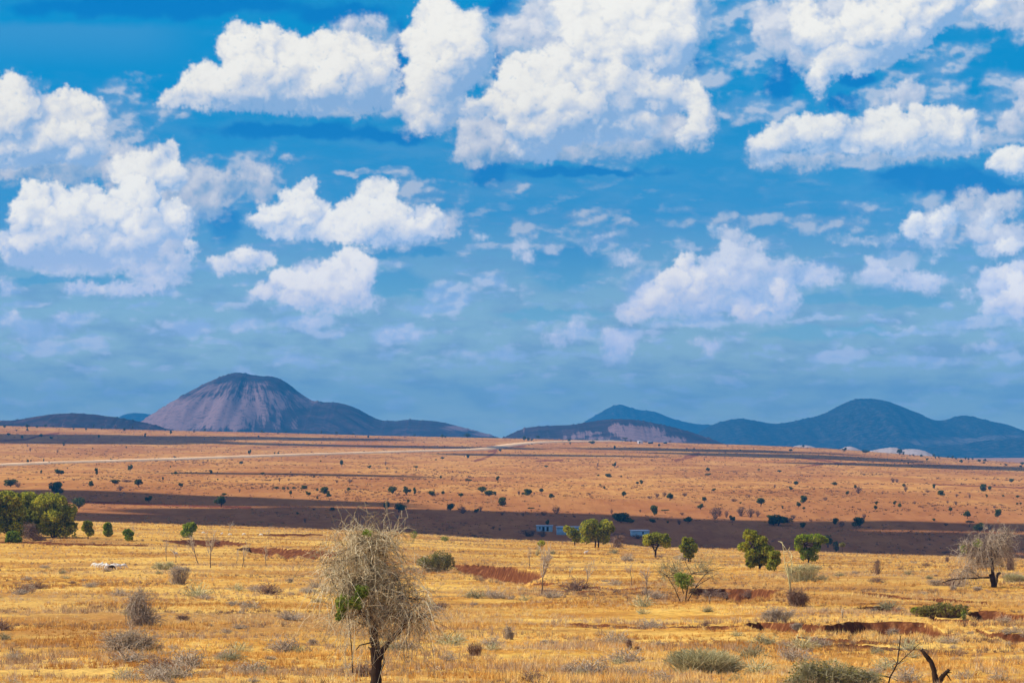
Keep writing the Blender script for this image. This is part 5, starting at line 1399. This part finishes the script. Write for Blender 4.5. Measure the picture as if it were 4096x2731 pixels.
# ------------------------------------------------------------------ metal sheds in the shaded valley and on the crest
m_tin, t, b = material('corrugated_tin', 0.55, 0.4)
tp = t.n.new('ShaderNodeTexCoord').outputs['Object']
tx_, ty_, tz_ = t.sep(tp)
ribs = t.m('SINE', t.m('MULTIPLY', t.m('ADD', tx_, ty_), 26.0))
t.put(b.inputs['Base Color'], t.mix(t.noise(t.comb(tx_, ty_, t.m('MULTIPLY', tz_, .3)), 1.3, 4.0, 0.6), (0.26, 0.50, 0.66, 1), (0.48, 0.74, 0.86, 1)))
bp = t.n.new('ShaderNodeBump'); bp.inputs['Strength'].default_value = .5; bp.inputs['Distance'].default_value = .03
t.put(bp.inputs['Height'], ribs); t.l.new(bp.outputs[0], b.inputs['Normal'])
m_white, t, b = material('white_tin', 0.5, 0.3); b.inputs['Base Color'].default_value = (.8, .82, .84, 1)
m_dark, t, b = material('dark_opening', 0.9, 0.1); b.inputs['Base Color'].default_value = (.03, .03, .04, 1)
m_roof, t, b = material('roof_tin', 0.5, 0.4); b.inputs['Base Color'].default_value = (.42, .52, .60, 1)


def box(x0, x1, y0, y1, z0, z1, z1b=None):
    z1b = z1 if z1b is None else z1b
    v = np.array([(x0,y0,z0),(x1,y0,z0),(x1,y1,z0),(x0,y1,z0),(x0,y0,z1),(x1,y0,z1),(x1,y1,z1b),(x0,y1,z1b)], float)
    f = np.array([(0,3,2,1),(4,5,6,7),(0,1,5,4),(1,2,6,5),(2,3,7,6),(3,0,4,7)])
    return v, f


def shed(x0, x1, ytop, ybot, label, wall, roof, openings, rz=0.0, group='tin sheds in the valley'):
    c_ = (x0 + x1) / 2
    p = ground_point(c_, ybot); k = p.y / FPX
    root = empty('metal_shed', p, rz); tag(root, label, 'shed', group)
    w_ = (x1 - x0) * k; h_ = max((ybot - ytop) * k, 1.2); d = w_ * .55
    v, f = box(-w_ / 2, w_ / 2, -d / 2, d / 2, -.6, h_, h_ * 1.12); mesh_obj('wall', v, f, wall, root)
    v, f = box(-w_ / 2 - .25, w_ / 2 + .25, -d / 2 - .3, d / 2 + .3, 0, .10)
    v[:, 2] += h_ + .02 + (v[:, 1] + d / 2) / d * h_ * .12
    mesh_obj('roof', v, f, roof, root)
    for a, b_, nm in openings:
        q0, q1 = -w_ / 2 + a * w_, -w_ / 2 + b_ * w_
        v, f = box(q0, q1, -d / 2 - .04, -d / 2 + .01, .1 if nm == 'door' else h_ * .4, h_ * .88)
        mesh_obj(nm, v, f, m_dark, root)


shed(2146, 2210, 2103, 2124, 'long open-fronted pale blue metal shed, leftmost of the valley sheds', m_tin, m_roof, [(.18, .24, 'window'), (.36, .5, 'door'), (.62, .76, 'door')])
shed(2226, 2328, 2109, 2138, 'pale blue metal shed half hidden behind green trees', m_tin, m_roof, [(.7, .8, 'door')])
shed(2524, 2594, 2122, 2144, 'pale blue metal shed standing alone right of the trees', m_tin, m_white, [(.6, .68, 'window')], .15)
shed(2550, 2572, 1764, 1774, 'tiny white shed on the far crest below the pale hill', m_white, m_white, [(.3, .5, 'door')], group='huts on the far crest')
shed(2592, 2612, 1767, 1774, 'tiny dark hut right of the white shed on the crest', m_dark, m_roof, [(.3, .5, 'door')], group='huts on the far crest')
shed(2654, 2668, 1767, 1774, 'tiny brown hut farthest right on the crest', m_dark, m_roof, [(.3, .5, 'door')], group='huts on the far crest')


# ------------------------------------------------------------------ sheep
m_wool, t, b = material('wool', 0.95, 0.1)
t.put(b.inputs['Base Color'], t.ramp(t.noise(t.n.new('ShaderNodeTexCoord').outputs['Object'], 9.0, 4.0, 0.6), [(0.3, (.72, .66, .54)), (0.6, (.92, .88, .78))]))
m_wooldark, t, b = material('dark_wool', 0.95, 0.1); b.inputs['Base Color'].default_value = (.05, .035, .03, 1)


def skin_mesh(name, nodes, edges, mat):
    me = bpy.data.meshes.new(name); me.from_pydata([n[0] for n in nodes], edges, [])
    o = bpy.data.objects.new(name, me); COL.objects.link(o)
    o.modifiers.new('skin', 'SKIN')
    for i, n in enumerate(nodes):
        me.skin_vertices[0].data[i].radius = n[1]
    me.skin_vertices[0].data[0].use_root = True
    o.modifiers.new('sub', 'SUBSURF').levels = 1
    bpy.context.view_layer.update()
    ev = o.evaluated_get(bpy.context.evaluated_depsgraph_get())
    m2 = bpy.data.meshes.new_from_object(ev)
    bpy.data.objects.remove(o)
    m2.materials.clear(); m2.materials.append(mat)
    for p in m2.polygons: p.use_smooth = True
    return m2


def sheep_mesh(graze, mat):
    N = [((-.38, 0, .62), (.20, .21)), ((-.12, 0, .62), (.25, .26)), ((.18, 0, .62), (.24, .26)), ((.40, 0, .66), (.18, .19))]
    E = [(0, 1), (1, 2), (2, 3)]
    if graze: N += [((.58, 0, .52), (.11, .12)), ((.70, 0, .26), (.085, .085)), ((.78, 0, .12), (.05, .05))]
    else: N += [((.54, 0, .86), (.11, .12)), ((.68, 0, .96), (.09, .09)), ((.84, 0, .88), (.05, .05))]
    E += [(3, 4), (4, 5), (5, 6)]
    hd = N[5][0]
    for s_ in (-1, 1):
        N.append(((hd[0] - .03, s_ * .12, hd[2] + .02), (.03, .02))); E.append((5, len(N) - 1))
    for par, x, bend in ((0, -.34, -.05), (2, .26, .02)):
        for s_ in (-1, 1):
            N.append(((x, s_ * .11, .42), (.075, .075))); E.append((par, len(N) - 1))
            N.append(((x + bend, s_ * .12, .22), (.035, .035))); E.append((len(N) - 2, len(N) - 1))
            N.append(((x, s_ * .12, .0), (.03, .03))); E.append((len(N) - 2, len(N) - 1))
    N.append(((-.60, 0, .50), (.05, .05))); E.append((0, len(N) - 1))
    return skin_mesh('sheep', N, E, mat)


SM = [sheep_mesh(True, m_wool), sheep_mesh(False, m_wool), sheep_mesh(True, m_wooldark)]
FLOCK = [(381, 2267, 0, 170), (391, 2270, 0, 20), (401, 2268, 1, 60), (409, 2269, 0, 190), (419, 2270, 0, 10), (427, 2272, 1, 100), (435, 2274, 0, 200), (444, 2277, 2, 30), (453, 2272, 0, 160), (461, 2270, 0, 0), (474, 2272, 1, 190), (492, 2271, 0, 10)]
for i_, (x, y, m_, a) in enumerate(FLOCK):
    p = ground_point(x, y + 3)
    o = bpy.data.objects.new('sheep', SM[m_]); COL.objects.link(o)
    o.location = p; o.rotation_euler = (0, 0, R(a)); o.scale = (.64,) * 3
    if m_ == 2: lb = 'only dark brown sheep in the huddled flock on the left'
    else:
        j = i_ + (1 if i_ < 7 else 0)
        lb = '%s white sheep from the left in the huddled flock' % ordinal(i_ + 1 if i_ < 7 else i_)
    tag(o, lb, 'sheep', 'sheep of the huddled flock')
STRAY = [(703, 2221, 1, 200, 'white sheep alone in the grass between the flock and the saplings'), (813, 2136, 0, 10, 'white sheep right of the round fresh green bush'), (886, 2141, 1, 60, 'white sheep on the terrace edge, left of the bare forked sapling'),
         (921, 2143, 0, 190, 'white sheep under the bare forked sapling on the terrace edge'), (975, 2142, 0, 0, 'white sheep on the terrace edge right of the forked sapling'), (1045, 2144, 0, 170, 'rightmost white sheep on the left terrace edge'),
         (2343, 2216, 1, 20, 'pale sheep in the grass below the broad green tree')]
for x, y, m_, a, lb in STRAY:
    p = ground_point(x, y)
    o = bpy.data.objects.new('sheep', SM[m_]); COL.objects.link(o)
    o.location = p; o.rotation_euler = (0, 0, R(a)); o.scale = (.5,) * 3
    tag(o, lb, 'sheep', 'sheep grazing apart')



# ------------------------------------------------------------------ the dusty air itself
m_haze = bpy.data.materials.new('haze'); m_haze.use_nodes = True
_t = m_haze.node_tree; _t.nodes.clear()
_o = _t.nodes.new('ShaderNodeOutputMaterial'); _p = _t.nodes.new('ShaderNodeVolumePrincipled')
_p.inputs['Color'].default_value = (0.05, 0.455, 1.0, 1)
_p.inputs['Density'].default_value = 8.5e-5
_p.inputs['Anisotropy'].default_value = 0.0
_t.links.new(_p.outputs[0], _o.inputs['Volume'])
m_haze.cycles.homogeneous_volume = True
bm = bmesh.new(); bmesh.ops.create_cube(bm, size=1.0)
me = bpy.data.meshes.new('haze'); bm.to_mesh(me); bm.free()
me.materials.append(m_haze)
haze = bpy.data.objects.new('haze', me); COL.objects.link(haze)
_zb = float(GZ.min()) - 1.0
haze.scale = (150000.0, 21300.0, 330.0 - _zb)
haze.location = (0, -200 + 21300.0 / 2, (330.0 + _zb) / 2)
tag(haze, kind='stuff')
